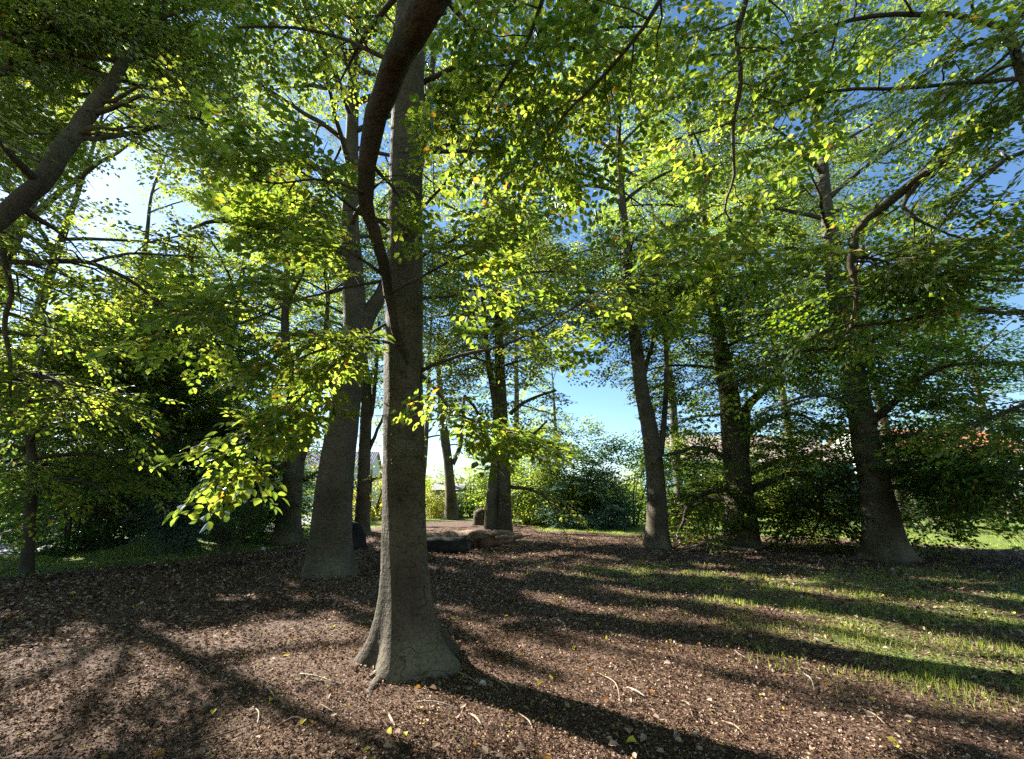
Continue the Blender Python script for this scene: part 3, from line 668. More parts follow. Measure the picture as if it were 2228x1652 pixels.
B.auto(9.0, 19.5, 12, 4.5, axis=B2, side_len=1.9, n_side=7, az0=1.5)
B.done()

# third beech, farther left
b = G(625, 1182)
C = Tree("beech_tree", "dark forked beech trunk left of the pale leaning trunk, beside the shaded bushes", b, 13, group=G1, spray=1.0, step=.5)
pts, rad = trunk_from([(628, 1120, 48), (636, 1060, 42), (642, 1000, 38), (648, 950, 36), (640, 890, 26), (628, 800, 20), (620, 700, 16)], b.y)
C.trunk(pts, rad, top=19, flare=.6, flare_h=.5, k=24, roots=4, root_len=1.0)
ps, rs_ = path_from([(652, 1000, b.y, 22), (672, 940, b.y, 22), (690, 860, b.y, 16), (705, 760, b.y, 12), (715, 640, b.y, 8)])
C2 = C.stem(ps, rs_)
lim(C, [(662, 1045, b.y-.1, 9), (690, 1028, b.y-.3, 6), (715, 1018, b.y-.4, 4)], n_side=4, side_len=.7)
lim(C, [(628, 1010, b.y, 12), (590, 1020, b.y-.5, 9), (550, 1010, b.y-1, 6)], n_side=7, side_len=1.5)
C.auto(6.5, 18.5, 20, 5.0, side_len=2.0, n_side=7); C.auto(7.0, 14, 8, 4.0, axis=C2, side_len=1.8, n_side=6)
C.done()

# tree seen in the gap between the two big trunks
b = G(787, 1165)
D = Tree("beech_tree", "slim many-limbed tree seen in the gap between the two big left trunks", b, 14, group=G1, spray=1.1, step=.6)
pts, rad = trunk_from([(788, 1110, 30), (791, 1040, 27), (794, 970, 26), (797, 900, 24), (798, 850, 20), (790, 760, 14), (780, 640, 10)], b.y)
D.trunk(pts, rad, top=16, flare=.5, flare_h=.5, k=18, roots=4, root_len=.8)
for q_ in ([(798, 930, b.y, 12), (812, 880, b.y, 10), (818, 800, b.y, 8), (826, 700, b.y, 6)], [(797, 900, b.y, 12), (785, 840, b.y, 9), (772, 760, b.y, 6)],
           [(798, 990, b.y, 12), (815, 950, b.y, 8), (835, 900, b.y, 6), (850, 830, b.y, 5)], [(800, 1050, b.y, 8), (820, 1040, b.y, 6), (840, 1035, b.y, 4)]):
    lim(D, q_, n_side=4, side_len=1.5, t0=.5)
for x, y, dy, R_, n_ in ((760, 700, 2, (2.0, 2, 1.8), 110), (830, 820, 1, (1.6, 1.6, 1.4), 80), (740, 860, 2, (1.8, 1.8, 1.4), 90), (690, 720, 2, (2.0, 2, 1.8), 120)):
    D.blob(P(x, y, b.y+dy), R_, n_)
D.auto(7.5, 16, 14, 4.2, side_len=2.0, n_side=6)
D.done()

# twin trunk in the centre
b = G(1097, 1180)
T5 = Tree("beech_tree", "twin-stemmed beech in the centre behind the fallen log", b, 15, group=G1, spray=1.15, step=.6)
pts, rad = trunk_from([(1098, 1130, 33), (1097, 1080, 29), (1096, 1000, 27), (1092, 900, 25), (1088, 800, 22), (1085, 700, 18), (1080, 560, 14)], b.y)
T5.trunk(pts, rad, top=20, flare=.55, flare_h=.6, k=20, roots=5, root_len=1.0)
ps, rs_ = path_from([(1066, 1178, b.y-.1, 34), (1069, 1120, b.y, 28), (1075, 1050, b.y, 26), (1080, 980, b.y, 20), (1080, 900, b.y, 16), (1062, 780, b.y, 12), (1050, 650, b.y, 8)])
T5b = T5.stem(ps, rs_)
for q_ in ([(1110, 985, b.y, 10), (1150, 955, b.y-1, 7), (1190, 915, b.y-1.6, 4)], [(1108, 1060, b.y, 9), (1150, 1065, b.y-.7, 7), (1190, 1085, b.y-1.2, 5), (1215, 1130, b.y-1.6, 3)],
           [(1110, 900, b.y, 9), (1150, 870, b.y-.7, 7), (1210, 850, b.y-1.2, 5)], [(1060, 960, b.y, 9), (1040, 900, b.y-.7, 7), (1010, 860, b.y-1.2, 5)]):
    lim(T5, q_, n_side=6, side_len=1.6)
for x, y, dy, R_, n_ in ((1040, 640, 0, (2.4, 2, 2), 170), (1130, 600, -1, (2.4, 2, 2), 150), (1000, 760, 0, (2.2, 2, 1.8), 150), (1100, 740, 0, (2.0, 2, 1.6), 110), (1060, 860, 1, (2.0, 2, 1.2), 90), (960, 680, 2, (2.2, 2, 2), 130), (1180, 650, 0, (1.8, 1.8, 1.6), 90), (1030, 450, 0, (2.6, 2.2, 2.4), 150), (1150, 470, 0, (2.2, 2, 2.2), 110)):
    T5.blob(P(x, y, b.y+dy), R_, n_)
T5.auto(6.5, 19, 22, 5.2, side_len=2.2, n_side=7); T5.auto(7, 16, 8, 4.2, axis=T5b, side_len=2.0, n_side=6)
T5.done()

# far tree near the shed
b = G(982, 1120); b.y = 38.0; b.x = float(P(982, 1120, 38).x)
H = Tree("beech_tree", "distant beech with sunlit roots in front of the slatted shed", b, 16, group=G1, spray=1.7, step=1.0, lod='far')
pts, rad = trunk_from([(982, 1100, 26), (980, 1060, 22), (974, 1000, 20), (967, 950, 20), (962, 900, 15), (955, 820, 12)], b.y)
H.trunk(pts, rad, top=17, flare=.5, flare_h=.9, k=16, roots=4, root_len=1.4)
lim(H, [(985, 1010, b.y, 12), (1000, 975, b.y, 10), (1006, 930, b.y, 8), (1010, 860, b.y, 6)], n_side=4, side_len=2, t0=.4)
H.auto(6, 17, 16, 5.5, side_len=2.6, n_side=6)
H.done()

# right-hand beeches
b = G(1430, 1195)
I_ = Tree("beech_tree", "slender beech right of centre with a long curving bare trunk", b, 17, group=G1, spray=1.0, step=.5, leaf='leaf_shaded')
pts, rad = trunk_from([(1431, 1130, 44), (1428, 1070, 40), (1421, 990, 38), (1410, 920, 34), (1396, 850, 30), (1388, 780, 28), (1374, 660, 24), (1362, 540, 20), (1352, 420, 16), (1345, 300, 12)], b.y)
I_.trunk(pts, rad, top=24, flare=.5, flare_h=.5, k=22, roots=5, root_len=.9)
ps, rs_ = path_from([(1437, 990, b.y, 14), (1446, 900, b.y, 12), (1450, 800, b.y, 10), (1445, 650, b.y, 7)]); I2 = I_.stem(ps, rs_)
lim(I_, [(1398, 850, b.y, 12), (1408, 790, b.y, 10), (1425, 720, b.y, 8), (1430, 600, b.y, 5)], n_side=6, side_len=1.5)
for x, y, dy, R_, n_ in ((1350, 640, 0, (2.0, 1.8, 1.6), 120), (1430, 700, 0, (1.8, 1.8, 1.4), 100), (1440, 560, 0, (2.0, 2, 1.8), 110), (1300, 560, 0, (1.8, 1.8, 1.5), 90), (1480, 780, 1, (1.8, 1.8, 1.3), 90), (1340, 740, 1, (1.5, 1.6, 1.1), 70)):
    I_.blob(P(x, y, b.y+dy), R_, n_)
I_.auto(7.0, 23.0, 26, 4.4, side_len=2.0, n_side=7, az0=1.0); I_.auto(8, 13, 6, 3.6, axis=I2, side_len=1.8, n_side=6)
I_.done()

b = G(1612, 1188)
J = Tree("beech_tree", "stout beech with low limbs sweeping down, second trunk from the right", b, 18, group=G1, spray=1.0, step=.46, leaf='leaf_shaded')
pts, rad = trunk_from([(1612, 1120, 62), (1607, 1060, 56), (1601, 1000, 50), (1592, 920, 44), (1585, 850, 40), (1565, 740, 30), (1550, 650, 24), (1540, 560, 18)], b.y)
J.trunk(pts, rad, top=21, flare=.55, flare_h=.5, k=24, roots=5, root_len=1.1)
ps, rs_ = path_from([(1614, 1000, b.y, 28), (1619, 940, b.y, 24), (1624, 890, b.y, 20), (1655, 855, b.y-.2, 16), (1695, 815, b.y-.4, 10), (1740, 740, b.y-.5, 8)]); J2 = J.stem(ps, rs_)
for q_ in ([(1632, 1065, b.y, 20), (1680, 1048, b.y-.3, 14), (1735, 1030, b.y-.6, 12), (1785, 1045, b.y-.9, 10), (1840, 1060, b.y-1.3, 7), (1900, 1110, b.y-1.6, 4)],
           [(1735, 1032, b.y-.6, 10), (1775, 1060, b.y-1.0, 8), (1790, 1110, b.y-1.2, 6), (1770, 1160, b.y-1.5, 4)],
           [(1595, 1062, b.y, 16), (1540, 1072, b.y-.4, 12), (1500, 1100, b.y-.8, 8), (1480, 1150, b.y-1.1, 5)],
           [(1595, 1005, b.y, 16), (1560, 985, b.y-.3, 12), (1510, 975, b.y-.8, 8), (1460, 990, b.y-1.2, 5)],
           [(1612, 960, b.y, 14), (1660, 920, b.y-.5, 10), (1730, 900, b.y-1.2, 7), (1790, 930, b.y-1.6, 4)],
           [(1632, 1030, b.y+.2, 14), (1700, 1000, b.y+1.2, 10), (1790, 1005, b.y+2, 7), (1860, 1060, b.y+2.6, 4)],
           [(1595, 1085, b.y+.2, 14), (1530, 1090, b.y+1.2, 10), (1480, 1130, b.y+2, 5)]):
    lim(J, q_, n_side=10, side_len=1.7, droop=.35)
for x, y, dy, R_, n_ in ((1530, 1090, .3, (1.5, 1.3, 1.2), 90), (1480, 1040, 1.0, (1.6, 1.4, 1.2), 80), (1700, 1100, -.5, (1.6, 1.4, 1.1), 110), (1790, 1110, 0, (1.4, 1.3, 1.0), 90), (1740, 1040, 1.5, (1.8, 1.5, 1.2), 90), (1520, 930, .5, (1.8, 1.5, 1.3), 90), (1660, 985, .8, (1.5, 1.2, .8), 90), (1780, 975, .3, (1.5, 1.2, .8), 80), (1500, 850, 1, (1.8, 1.5, 1.3), 90), (1650, 760, 0, (2.0, 1.8, 1.5), 120), (1700, 640, 0, (2.2, 1.8, 1.8), 120), (1700, 950, .5, (1.9, 1.6, 1.3), 100)):
    J.blob(P(x, y, b.y+dy), R_, n_)
J.auto(4.5, 20.5, 28, 5.2, side_len=2.2, n_side=8, az0=2.0); J.auto(6.5, 12, 7, 4.2, axis=J2, side_len=2.0, n_side=7)
J.done()

b = G(1930, 1218)
K = Tree("beech_tree", "rightmost big beech, trunk leaning left over the lawn edge, dark boughs hanging to its right", b, 19, group=G1, spray=.95, step=.42, leaf='leaf_shaded')
pts, rad = trunk_from([(1920, 1140, 70), (1909, 1090, 62), (1896, 1020, 54), (1882, 960, 50), (1872, 900, 46), (1860, 830, 43), (1840, 740, 36), (1820, 640, 31), (1805, 520, 27), (1795, 420, 22), (1788, 320, 15)], b.y)
K.trunk(pts, rad, top=21, flare=.7, flare_h=.5, k=26, roots=6, root_len=1.3)
for q_ in ([(1915, 1045, b.y, 16), (1960, 1020, b.y-.3, 13), (2020, 1005, b.y-.7, 11), (2080, 1010, b.y-1.1, 8), (2160, 1050, b.y-1.5, 5)],
           [(1912, 1060, b.y+.2, 14), (1970, 1060, b.y+1, 11), (2040, 1080, b.y+2, 8), (2090, 1120, b.y+2.6, 4)],
           [(1890, 920, b.y, 20), (1930, 890, b.y-.3, 15), (1980, 845, b.y-.8, 12), (2050, 800, b.y-1.3, 9), (2150, 790, b.y-1.8, 5)],
           [(1895, 960, b.y, 16), (1960, 950, b.y-.6, 12), (2060, 950, b.y-1.6, 9), (2180, 1000, b.y-2.6, 6), (2260, 1060, b.y-3.2, 4)],
           [(1893, 990, b.y, 14), (1980, 980, b.y+.8, 11), (2100, 1000, b.y+1.6, 8), (2200, 1040, b.y+2.2, 5)],
           [(1850, 800, b.y, 14), (1900, 740, b.y-.5, 10), (1980, 700, b.y-1.2, 8), (2080, 690, b.y-2.0, 5)],
           [(1895, 1050, b.y+.2, 12), (1850, 1040, b.y+1.0, 9), (1800, 1060, b.y+1.8, 6), (1750, 1120, b.y+2.4, 4)],
           [(1870, 900, b.y, 14), (1830, 870, b.y-.6, 10), (1770, 860, b.y-1.4, 6), (1700, 880, b.y-2.0, 4)]):
    lim(K, q_, n_side=10, side_len=1.7, droop=.3)
for x, y, dy, R_, n_ in ((2000, 1040, 0, (1.4, 1.2, .8), 110), (2090, 1035, -1, (1.5, 1.3, .7), 120), (2190, 1050, -2, (1.6, 1.3, .6), 130), (2060, 980, .5, (1.7, 1.3, .8), 110), (2180, 1010, -1, (1.6, 1.3, .8), 110), (1990, 1145, .8, (1.0, .8, .4), 50),
                         (1800, 1130, 1.5, (1.3, 1.2, .9), 90), (1760, 980, .5, (1.3, 1.2, 1.0), 70), (1960, 900, 0, (1.6, 1.3, 1.0), 90), (1900, 760, .5, (1.9, 1.6, 1.3), 120), (1750, 760, .5, (1.8, 1.6, 1.3), 100), (2020, 820, -1, (1.6, 1.4, 1.0), 90), (1870, 600, 0, (2.0, 1.8, 1.6), 110), (2100, 900, -1, (1.6, 1.3, .8), 90)):
    K.blob(P(x, y, b.y+dy), R_, n_)
K.auto(5.5, 20.5, 26, 4.8, side_len=2.1, n_side=8, az0=.2)
K.done()

# left-hand small tree on the grass
b = G(60, 1245)
L_ = Tree("small_tree", "thin dark-stemmed young tree standing in the grass at the left edge near the path", b, 20, spray=.9, step=.42, bark='bark_dark', lod='mid')
pts, rad = trunk_from([(61, 1180, 19), (64, 1130, 20), (67, 1080, 20), (70, 1000, 16), (60, 900, 12)], b.y)
L_.trunk(pts, rad, top=6.5, flare=.3, flare_h=.3, k=14, roots=3, root_len=.3)
L_.auto(1.75, 6.3, 22, 2.9, side_len=1.5, n_side=8, el=(.15, .9), prof=lambda u: 1-.5*u)
L_.done()

# dark broad yew-like tree on a mound
b = G(352, 1192)
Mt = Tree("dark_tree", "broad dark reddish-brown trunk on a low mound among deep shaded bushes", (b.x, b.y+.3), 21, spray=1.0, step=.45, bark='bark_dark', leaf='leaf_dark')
pts, rad = trunk_from([(352, 1130, 54), (357, 1050, 44), (362, 980, 38), (366, 920, 32), (372, 820, 24)], b.y+.3)
Mt.trunk(pts, rad, top=11, flare=.5, flare_h=.5, k=22, roots=5, root_len=.9)
lim(Mt, [(362, 1010, b.y, 14), (420, 960, b.y-.5, 10), (470, 930, b.y-.9, 7), (500, 880, b.y-1.2, 5)], n_side=6, side_len=1.5)
Mt.auto(2.0, 10.5, 34, 4.3, side_len=2.0, n_side=9, el=(.0, .8), prof=lambda u: 1-.45*u)
for c_, R_, n_ in (((250, 1080), (2.2, 1.6, 1.5), 260), ((140, 1100), (2.0, 1.5, 1.3), 220), ((430, 1060), (1.8, 1.5, 1.6), 200)):
    pc = P(c_[0], c_[1], b.y+1.2); Mt.blob(pc, R_, n_)
Mt.done()

# leafy bushes around it
def bush(label, x, y, Y, R, n, seed, leaf='leaf_dark', lod='mid', spray=.9, cat="bush", name="bush", stems=7, group=None, hmin=.15, shift=0.0):
    p = P(x, y, Y); T = Tree(name, label, (p.x, Y), seed, cat=cat, group=group, spray=spray, leaf=leaf, lod=lod, bark='bark_dark')
    T.blob((p.x, Y, max(R[2]*.85, p.z)), R, int(n*(1.5 if leaf == 'leaf_dark' else 2.2)), zmin=hmin)
    for i in range(stems):
        a = i*2.4; e = np.array([p.x + R[0]*.55*math.cos(a), Y + R[1]*.55*math.sin(a), max(R[2]*1.1, p.z)]); s0 = np.array([p.x+.25*math.cos(a), Y+.25*math.sin(a), float(gh(p.x, Y))-.05])
        T.trunk_mb.tube(*smooth([s0, s0*.45+e*.55+np.array([0, 0, .3]), e], 4, [.035*R[2]**.5, .025*R[2]**.5, .01]), k=6)
    return T.done(shift)
GB = "bushes at the edge of the lawn"
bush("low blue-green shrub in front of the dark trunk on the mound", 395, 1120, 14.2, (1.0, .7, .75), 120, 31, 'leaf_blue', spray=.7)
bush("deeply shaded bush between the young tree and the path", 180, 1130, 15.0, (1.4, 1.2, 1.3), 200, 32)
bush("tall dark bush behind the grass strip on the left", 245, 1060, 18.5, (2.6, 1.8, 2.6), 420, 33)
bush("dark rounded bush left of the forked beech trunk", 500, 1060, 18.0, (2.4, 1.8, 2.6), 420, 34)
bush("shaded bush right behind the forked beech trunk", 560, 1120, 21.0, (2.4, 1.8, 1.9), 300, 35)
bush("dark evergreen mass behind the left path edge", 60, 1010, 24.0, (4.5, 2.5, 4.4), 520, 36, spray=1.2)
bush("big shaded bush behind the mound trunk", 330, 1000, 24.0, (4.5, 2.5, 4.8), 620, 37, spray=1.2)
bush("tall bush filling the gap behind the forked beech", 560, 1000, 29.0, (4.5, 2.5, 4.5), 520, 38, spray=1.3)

# thin bare shrub in the litter
p = G(492, 1232); sm = MB(); S_ = []; rs = np.random.default_rng(40); so = thing("bare_shrub", "sparse twiggy shrub with bare upright stems in the shaded litter", "shrub", (p.x, p.y, float(gh(p.x, p.y))))
for i in range(16):
    a = rs.uniform(0, 6.28); L = rs.uniform(.9, 1.9); sp = rs.uniform(.2, .75)
    q_ = [np.array([p.x+.12*math.cos(a), p.y+.12*math.sin(a), 0.0]), np.array([p.x+(.15+sp*.3)*math.cos(a), p.y+(.15+sp*.3)*math.sin(a), L*.5]), np.array([p.x+(.15+sp)*math.cos(a), p.y+(.15+sp)*math.sin(a), L])]
    sp_, sr_ = smooth(q_, 5, [.012, .008, .003]); sm.tube(sp_, sr_, 5); side_branches(sm, S_, sp_, sr_, rs, 6, .5, .28, .22, t0=.3, droop=.1, up=.5)
sm.build("stems", M['twig'], so).name = "stem"
cm = MB(); emit_sprays(cm, S_, 'mid', rs); cm.build("foliage", [M['leaf_dark'], M['twig']], so, tone=True)

# hedge and bushes behind the centre
bush("sunlit yellow-green bush seen between the two big left trunks", 810, 1060, 36, (4.0, 2.5, 4.3), 420, 41, 'leaf_yellow', 'far', 1.5, hmin=.3)
bush("sunlit green bush left of the twin-stemmed beech", 1030, 1050, 44, (4.2, 2.5, 4.2), 420, 42, 'leaf', 'far', 1.5, hmin=.5)
bush("tall light green bush right of the twin-stemmed beech", 1150, 1040, 31, (3.4, 2.2, 3.6), 420, 43, 'leaf', 'far', 1.2)
bush("broad green bush in the middle of the hedge line", 1240, 1040, 29, (3.4, 2.2, 3.7), 460, 44, 'leaf', 'far', 1.2)
bush("rounded blue-green bush with pale leaves under the hedge line", 1280, 1110, 26.5, (2.3, 1.6, 1.7), 380, 45, 'leaf_blue', 'far', .8)
bush("dark green bush left of the slender curved trunk", 1370, 1080, 28, (2.7, 2.0, 2.9), 400, 46, 'leaf_dark', 'far', 1.1)
bush("green bush behind the slender curved trunk", 1470, 1060, 36, (4.0, 2.0, 3.2), 380, 47, 'leaf', 'far', 1.3)
bush("low hedge bush far behind the stout right beech", 1650, 1075, 44, (6.0, 2.0, 2.3), 420, 48, 'leaf', 'far', 1.3)
bush("yellowish meadow shrub seen between the two right beeches", 1760, 1090, 34, (2.6, 1.6, 1.9), 300, 49, 'leaf_yellow', 'far', 1.0)
bush("yellow-green rounded shrub on the sunny lawn right of the last beech", 2020, 1135, 24, (2.9, 1.8, 1.6), 420, 50, 'leaf_yellow', 'far', .8)
bush("dark hedge at the far side of the sunny lawn", 2190, 1085, 42, (9.0, 2.2, 2.7), 700, 51, 'leaf_dark', 'far', 1.3)
bush("bright green bush in front of the slatted shed", 940, 1100, 41, (1.6, 1.2, 1.5), 140, 52, 'leaf_yellow', 'far', 1.0)

# trees out of the frame or overhead whose boughs reach into the picture, and unseen ones added for shade
T1 = Tree("beech_tree", "beech standing past the left edge whose thick bough sweeps across the upper left corner", (-10.2, 5.6), 61, group=G1, lod='mid', spray=.7, step=.36)
T1.trunk([(-10.2, 5.6, 1.2), (-10.1, 5.7, 4), (-9.9, 5.8, 8), (-9.6, 6.0, 12)], [.42, .38, .30, .22], top=18, k=24)
for q_ in ([(-130, 560, 4.3, 42), (0, 472, 4.5, 38), (80, 402, 4.6, 35), (150, 310, 4.7, 33), (195, 240, 4.8, 29), (245, 180, 4.9, 24), (290, 90, 5.2, 16), (330, 0, 5.5, 10)],
           [(-200, 560, 6.0, 20), (0, 572, 6.0, 13), (120, 570, 6.0, 12), (200, 572, 6.0, 10), (280, 610, 6.0, 8), (360, 670, 6.0, 5)],
           [(200, 570, 6.0, 8), (280, 552, 6.2, 6), (360, 555, 6.4, 5), (450, 560, 6.6, 4)],
           [(-150, 820, 6.5, 20), (0, 822, 6.5, 14), (80, 815, 6.5, 13), (130, 840, 6.4, 10), (125, 870, 6.3, 7), (180, 860, 6.3, 4)],
           [(160, 300, 4.75, 12), (230, 300, 5.0, 10), (300, 290, 6.1, 8), (370, 270, 6.1, 4)],
           [(100, 200, 6.3, 12), (200, 210, 6.2, 10), (300, 235, 6.1, 8), (400, 255, 6.0, 6), (520, 270, 6.0, 4)],
           [(-60, 300, 5.2, 16), (10, 560, 5.6, 12), (25, 640, 5.7, 10), (10, 700, 5.8, 9), (20, 780, 5.9, 7), (25, 900, 6.0, 4)],
           [(-100, 100, 4.6, 26), (40, 70, 4.7, 18), (150, 60, 4.8, 14), (280, 55, 4.9, 10), (420, 20, 5.0, 6)],
           [(-100, 200, 4.8, 22), (20, 150, 4.9, 16), (120, 120, 5.0, 12), (250, 130, 5.1, 8), (380, 120, 5.2, 5)]):
    lim(T1, q_, n_side=14, side_len=1.5, t0=.15)
for x, y, Y_, R_, n_ in ((20, 40, 5.0, (.9, .8, .6), 170), (130, 40, 5.2, (1.0, .8, .5), 190), (250, 40, 5.4, (1.0, .8, .5), 170), (380, 20, 5.6, (.8, .8, .5), 110), (20, 160, 5.0, (.6, .7, .6), 90), (-40, 270, 5.0, (.4, .6, .5), 60), (110, 110, 5.4, (.7, .6, .4), 60),
                         (20, 500, 7, (1.0, 1, .9), 40), (330, 250, 7, (.9, .9, .7), 50), (240, 160, 6.5, (.8, .8, .6), 40)):
    T1.blob(P(x, y, Y_), R_, n_)
T1.auto(8, 17.5, 16, 5.5, side_len=2.0, n_side=7)
T1.done()

T2 = Tree("beech_tree", "beech behind the viewpoint whose heavy drooping bough hangs in front of the nearest trunk", (3.4, -2.6), 62, group=G1, lod='near', spray=.5, step=.28)
T2.trunk([(3.4, -2.6, 1.2), (3.3, -2.5, 4), (3.2, -2.3, 7), (3.1, -2.2, 11)], [.36, .33, .28, .2], top=16, k=24)
a0 = P(935, 0, 2.6)
p_, r_ = path_from([(935, 0, 2.6, 64), (870, 120, 3.1, 54), (818, 250, 3.5, 46), (795, 400, 3.9, 34), (812, 500, 4.25, 28), (838, 600, 4.5, 24), (862, 720, 4.72, 18), (886, 795, 4.84, 9)])
T2.limb([(3.2, -2.3, 6.6), (2.2, -.6, 7.2), (1.0, 1.2, 6.9)] + p_, [.19, .17, .15] + r_, n_side=0, k=24, leaves=False, bark='bark_brown')
lim(T2, [(800, 350, 3.8, 9), (840, 390, 4.0, 7), (870, 430, 4.1, 4)], n_side=3, side_len=.4)
lim(T2, [(790, 420, 3.9, 9), (740, 400, 3.8, 6), (680, 390, 3.8, 5), (600, 400, 3.7, 4), (520, 380, 3.6, 3)], n_side=10, side_len=.55, droop=.1)
lim(T2, [(835, 600, 4.5, 9), (780, 560, 4.4, 6), (700, 520, 4.3, 5), (610, 520, 4.2, 3)], n_side=9, side_len=.6)
lim(T2, [(850, 640, 4.55, 8), (920, 600, 4.4, 6), (1000, 560, 4.3, 5), (1090, 520, 4.2, 3)], n_side=9, side_len=.6)
lim(T2, [(870, 750, 4.75, 8), (790, 740, 4.5, 6), (700, 760, 4.3, 5), (610, 800, 4.2, 3)], n_side=9, side_len=.6)
for q_ in ([(1650, -160, 2.8, 16), (1620, 0, 3.4, 12), (1606, 90, 3.6, 10), (1612, 180, 3.8, 9), (1594, 290, 4.0, 8), (1598, 380, 4.2, 6), (1578, 460, 4.3, 5), (1625, 520, 4.4, 4), (1680, 590, 4.5, 3)],
           [(2230, 30, 3.2, 16), (2190, 60, 3.3, 14), (2100, 38, 3.4, 12), (1950, 30, 3.6, 10), (1800, 60, 3.8, 8), (1650, 110, 4.0, 6), (1500, 122, 4.2, 4), (1380, 120, 4.3, 3)],
           [(2190, 60, 3.3, 18), (2215, 130, 3.35, 16), (2240, 220, 3.4, 14)],
           [(2230, 170, 3.6, 9), (2000, 190, 3.8, 7), (1800, 200, 4.0, 6), (1650, 250, 4.2, 5), (1480, 300, 4.4, 4), (1380, 330, 4.5, 3)],
           [(1500, -120, 2.6, 14), (1400, 60, 3.0, 9), (1300, 180, 3.4, 7), (1220, 260, 3.7, 5), (1150, 380, 4.0, 3)],
           [(1200, -150, 2.6, 14), (1180, 0, 3.0, 9), (1130, 120, 3.3, 7), (1070, 220, 3.6, 5), (1020, 330, 3.9, 3)]):
    lim(T2, q_, n_side=13, side_len=.75, t0=.1, droop=.2)
T2.done()

T4 = Tree("beech_tree", "unseen beech added well behind the viewpoint on the left to block sky light", (-6.5, -5.5), 64, group=G1, lod='far', spray=1.3, step=.8)  # this and the next two: unseen trees added to block sky light
T4.trunk([(-6.5, -5.5, 1.2), (-6.4, -5.5, 4), (-6.3, -5.4, 8)], [.36, .33, .28], top=18, k=16); T4.auto(3.5, 17.5, 34, 6.5, side_len=2.6, n_side=8); T4.done()
T6 = Tree("beech_tree", "unseen beech added well behind the viewpoint on the right to block sky light", (8.5, -6.5), 65, group=G1, lod='far', spray=1.3, step=.8)
T6.trunk([(8.5, -6.5, 1.2), (8.4, -6.5, 4), (8.3, -6.4, 8)], [.36, .33, .28], top=18, k=16); T6.auto(3.5, 17.5, 34, 6.5, side_len=2.6, n_side=8); T6.done()
T7 = Tree("beech_tree", "unseen beech added farther back behind the viewpoint, between the other two, to block sky light", (.5, -11), 66, group=G1, lod='far', spray=1.4, step=.9)
T7.trunk([(.5, -11, 1.2), (.5, -11, 4), (.4, -11, 8)], [.36, .33, .28], top=18, k=16); T7.auto(2.5, 17.5, 36, 7, side_len=2.8, n_side=8); T7.done()
T3 = Tree("beech_tree", "beech beyond the right edge whose pale crooked bough reaches in from the right", (9.4, 4.4), 63, group=G1, lod='mid', spray=.65, step=.34, leaf='leaf_shaded')
T3.trunk([(9.4, 4.4, 1.2), (9.3, 4.5, 4), (9.2, 4.6, 8), (9.0, 4.8, 12)], [.36, .33, .28, .2], top=18, k=24)
for q_ in ([(2420, 100, 3.6, 36), (2228, 225, 3.9, 30), (2140, 285, 4.1, 27), (2050, 350, 4.3, 24), (1960, 420, 4.5, 20), (1885, 478, 4.6, 17), (1860, 520, 4.7, 16), (1852, 580, 4.8, 14), (1862, 650, 4.9, 9), (1850, 720, 5.0, 5)],
           [(2010, 385, 4.4, 10), (1965, 450, 4.4, 9), (2040, 500, 4.3, 5), (2100, 520, 4.3, 4)],
           [(1855, 560, 4.75, 9), (1910, 565, 4.7, 6), (1960, 590, 4.6, 4)],
           [(2400, 640, 5.0, 14), (2228, 680, 5.1, 10), (2100, 675, 5.2, 9), (1950, 700, 5.3, 7), (1800, 720, 5.5, 6), (1700, 780, 5.7, 5), (1560, 850, 5.9, 3)],
           [(2350, 580, 4.8, 12), (2228, 610, 5.0, 9), (2050, 600, 5.2, 7), (1900, 620, 5.4, 6), (1750, 670, 5.7, 5), (1620, 690, 6.0, 3)],
           [(2400, 300, 4.5, 14), (2228, 330, 4.7, 10), (2120, 400, 4.9, 8), (2040, 500, 5.1, 5)],
           [(2400, 480, 4.6, 14), (2228, 500, 4.8, 10), (2150, 560, 5.0, 8), (2080, 640, 5.2, 5)],
           [(2400, 850, 5.6, 12), (2228, 880, 5.8, 9), (2120, 930, 6.0, 6)],
           [(2400, -40, 4.4, 16), (2228, 120, 4.8, 10), (2080, 200, 5.2, 8), (1950, 300, 5.5, 5)]):
    lim(T3, q_, n_side=12, side_len=1.1, t0=.12)
T3.auto(9, 17.5, 10, 4.8, side_len=2.0, n_side=6)
T3.done()

T8 = Tree("beech_tree", "beech just outside the left edge behind the thick bough's tree", (-15.8, 11.5), 67, group=G1, lod='mid', spray=.9, step=.5)  # added to shade the foreground litter; only its crown reaches into view
T8.trunk([(-15.8, 11.5, 1.2), (-15.7, 11.6, 4), (-15.6, 11.6, 8), (-15.4, 11.7, 12)], [.36, .33, .26, .18], top=18, k=18)
T8.auto(5, 17.5, 38, 6.2, side_len=2.2, n_side=8)
for c_, R_, n_ in (((-11.5, 11, 6.5), (2.2, 2.0, 1.3), 120), ((-12.5, 13, 9), (2.4, 2.2, 1.5), 130), ((-10.5, 9.5, 7.5), (2.0, 1.8, 1.2), 90), ((-13, 9.5, 8.5), (2.2, 2.0, 1.4), 120), ((-10, 13, 11), (2.4, 2.2, 1.5), 110), ((-14, 14, 6), (2.4, 2.2, 1.5), 130)):
    T8.blob(c_, R_, n_)
T8.done()

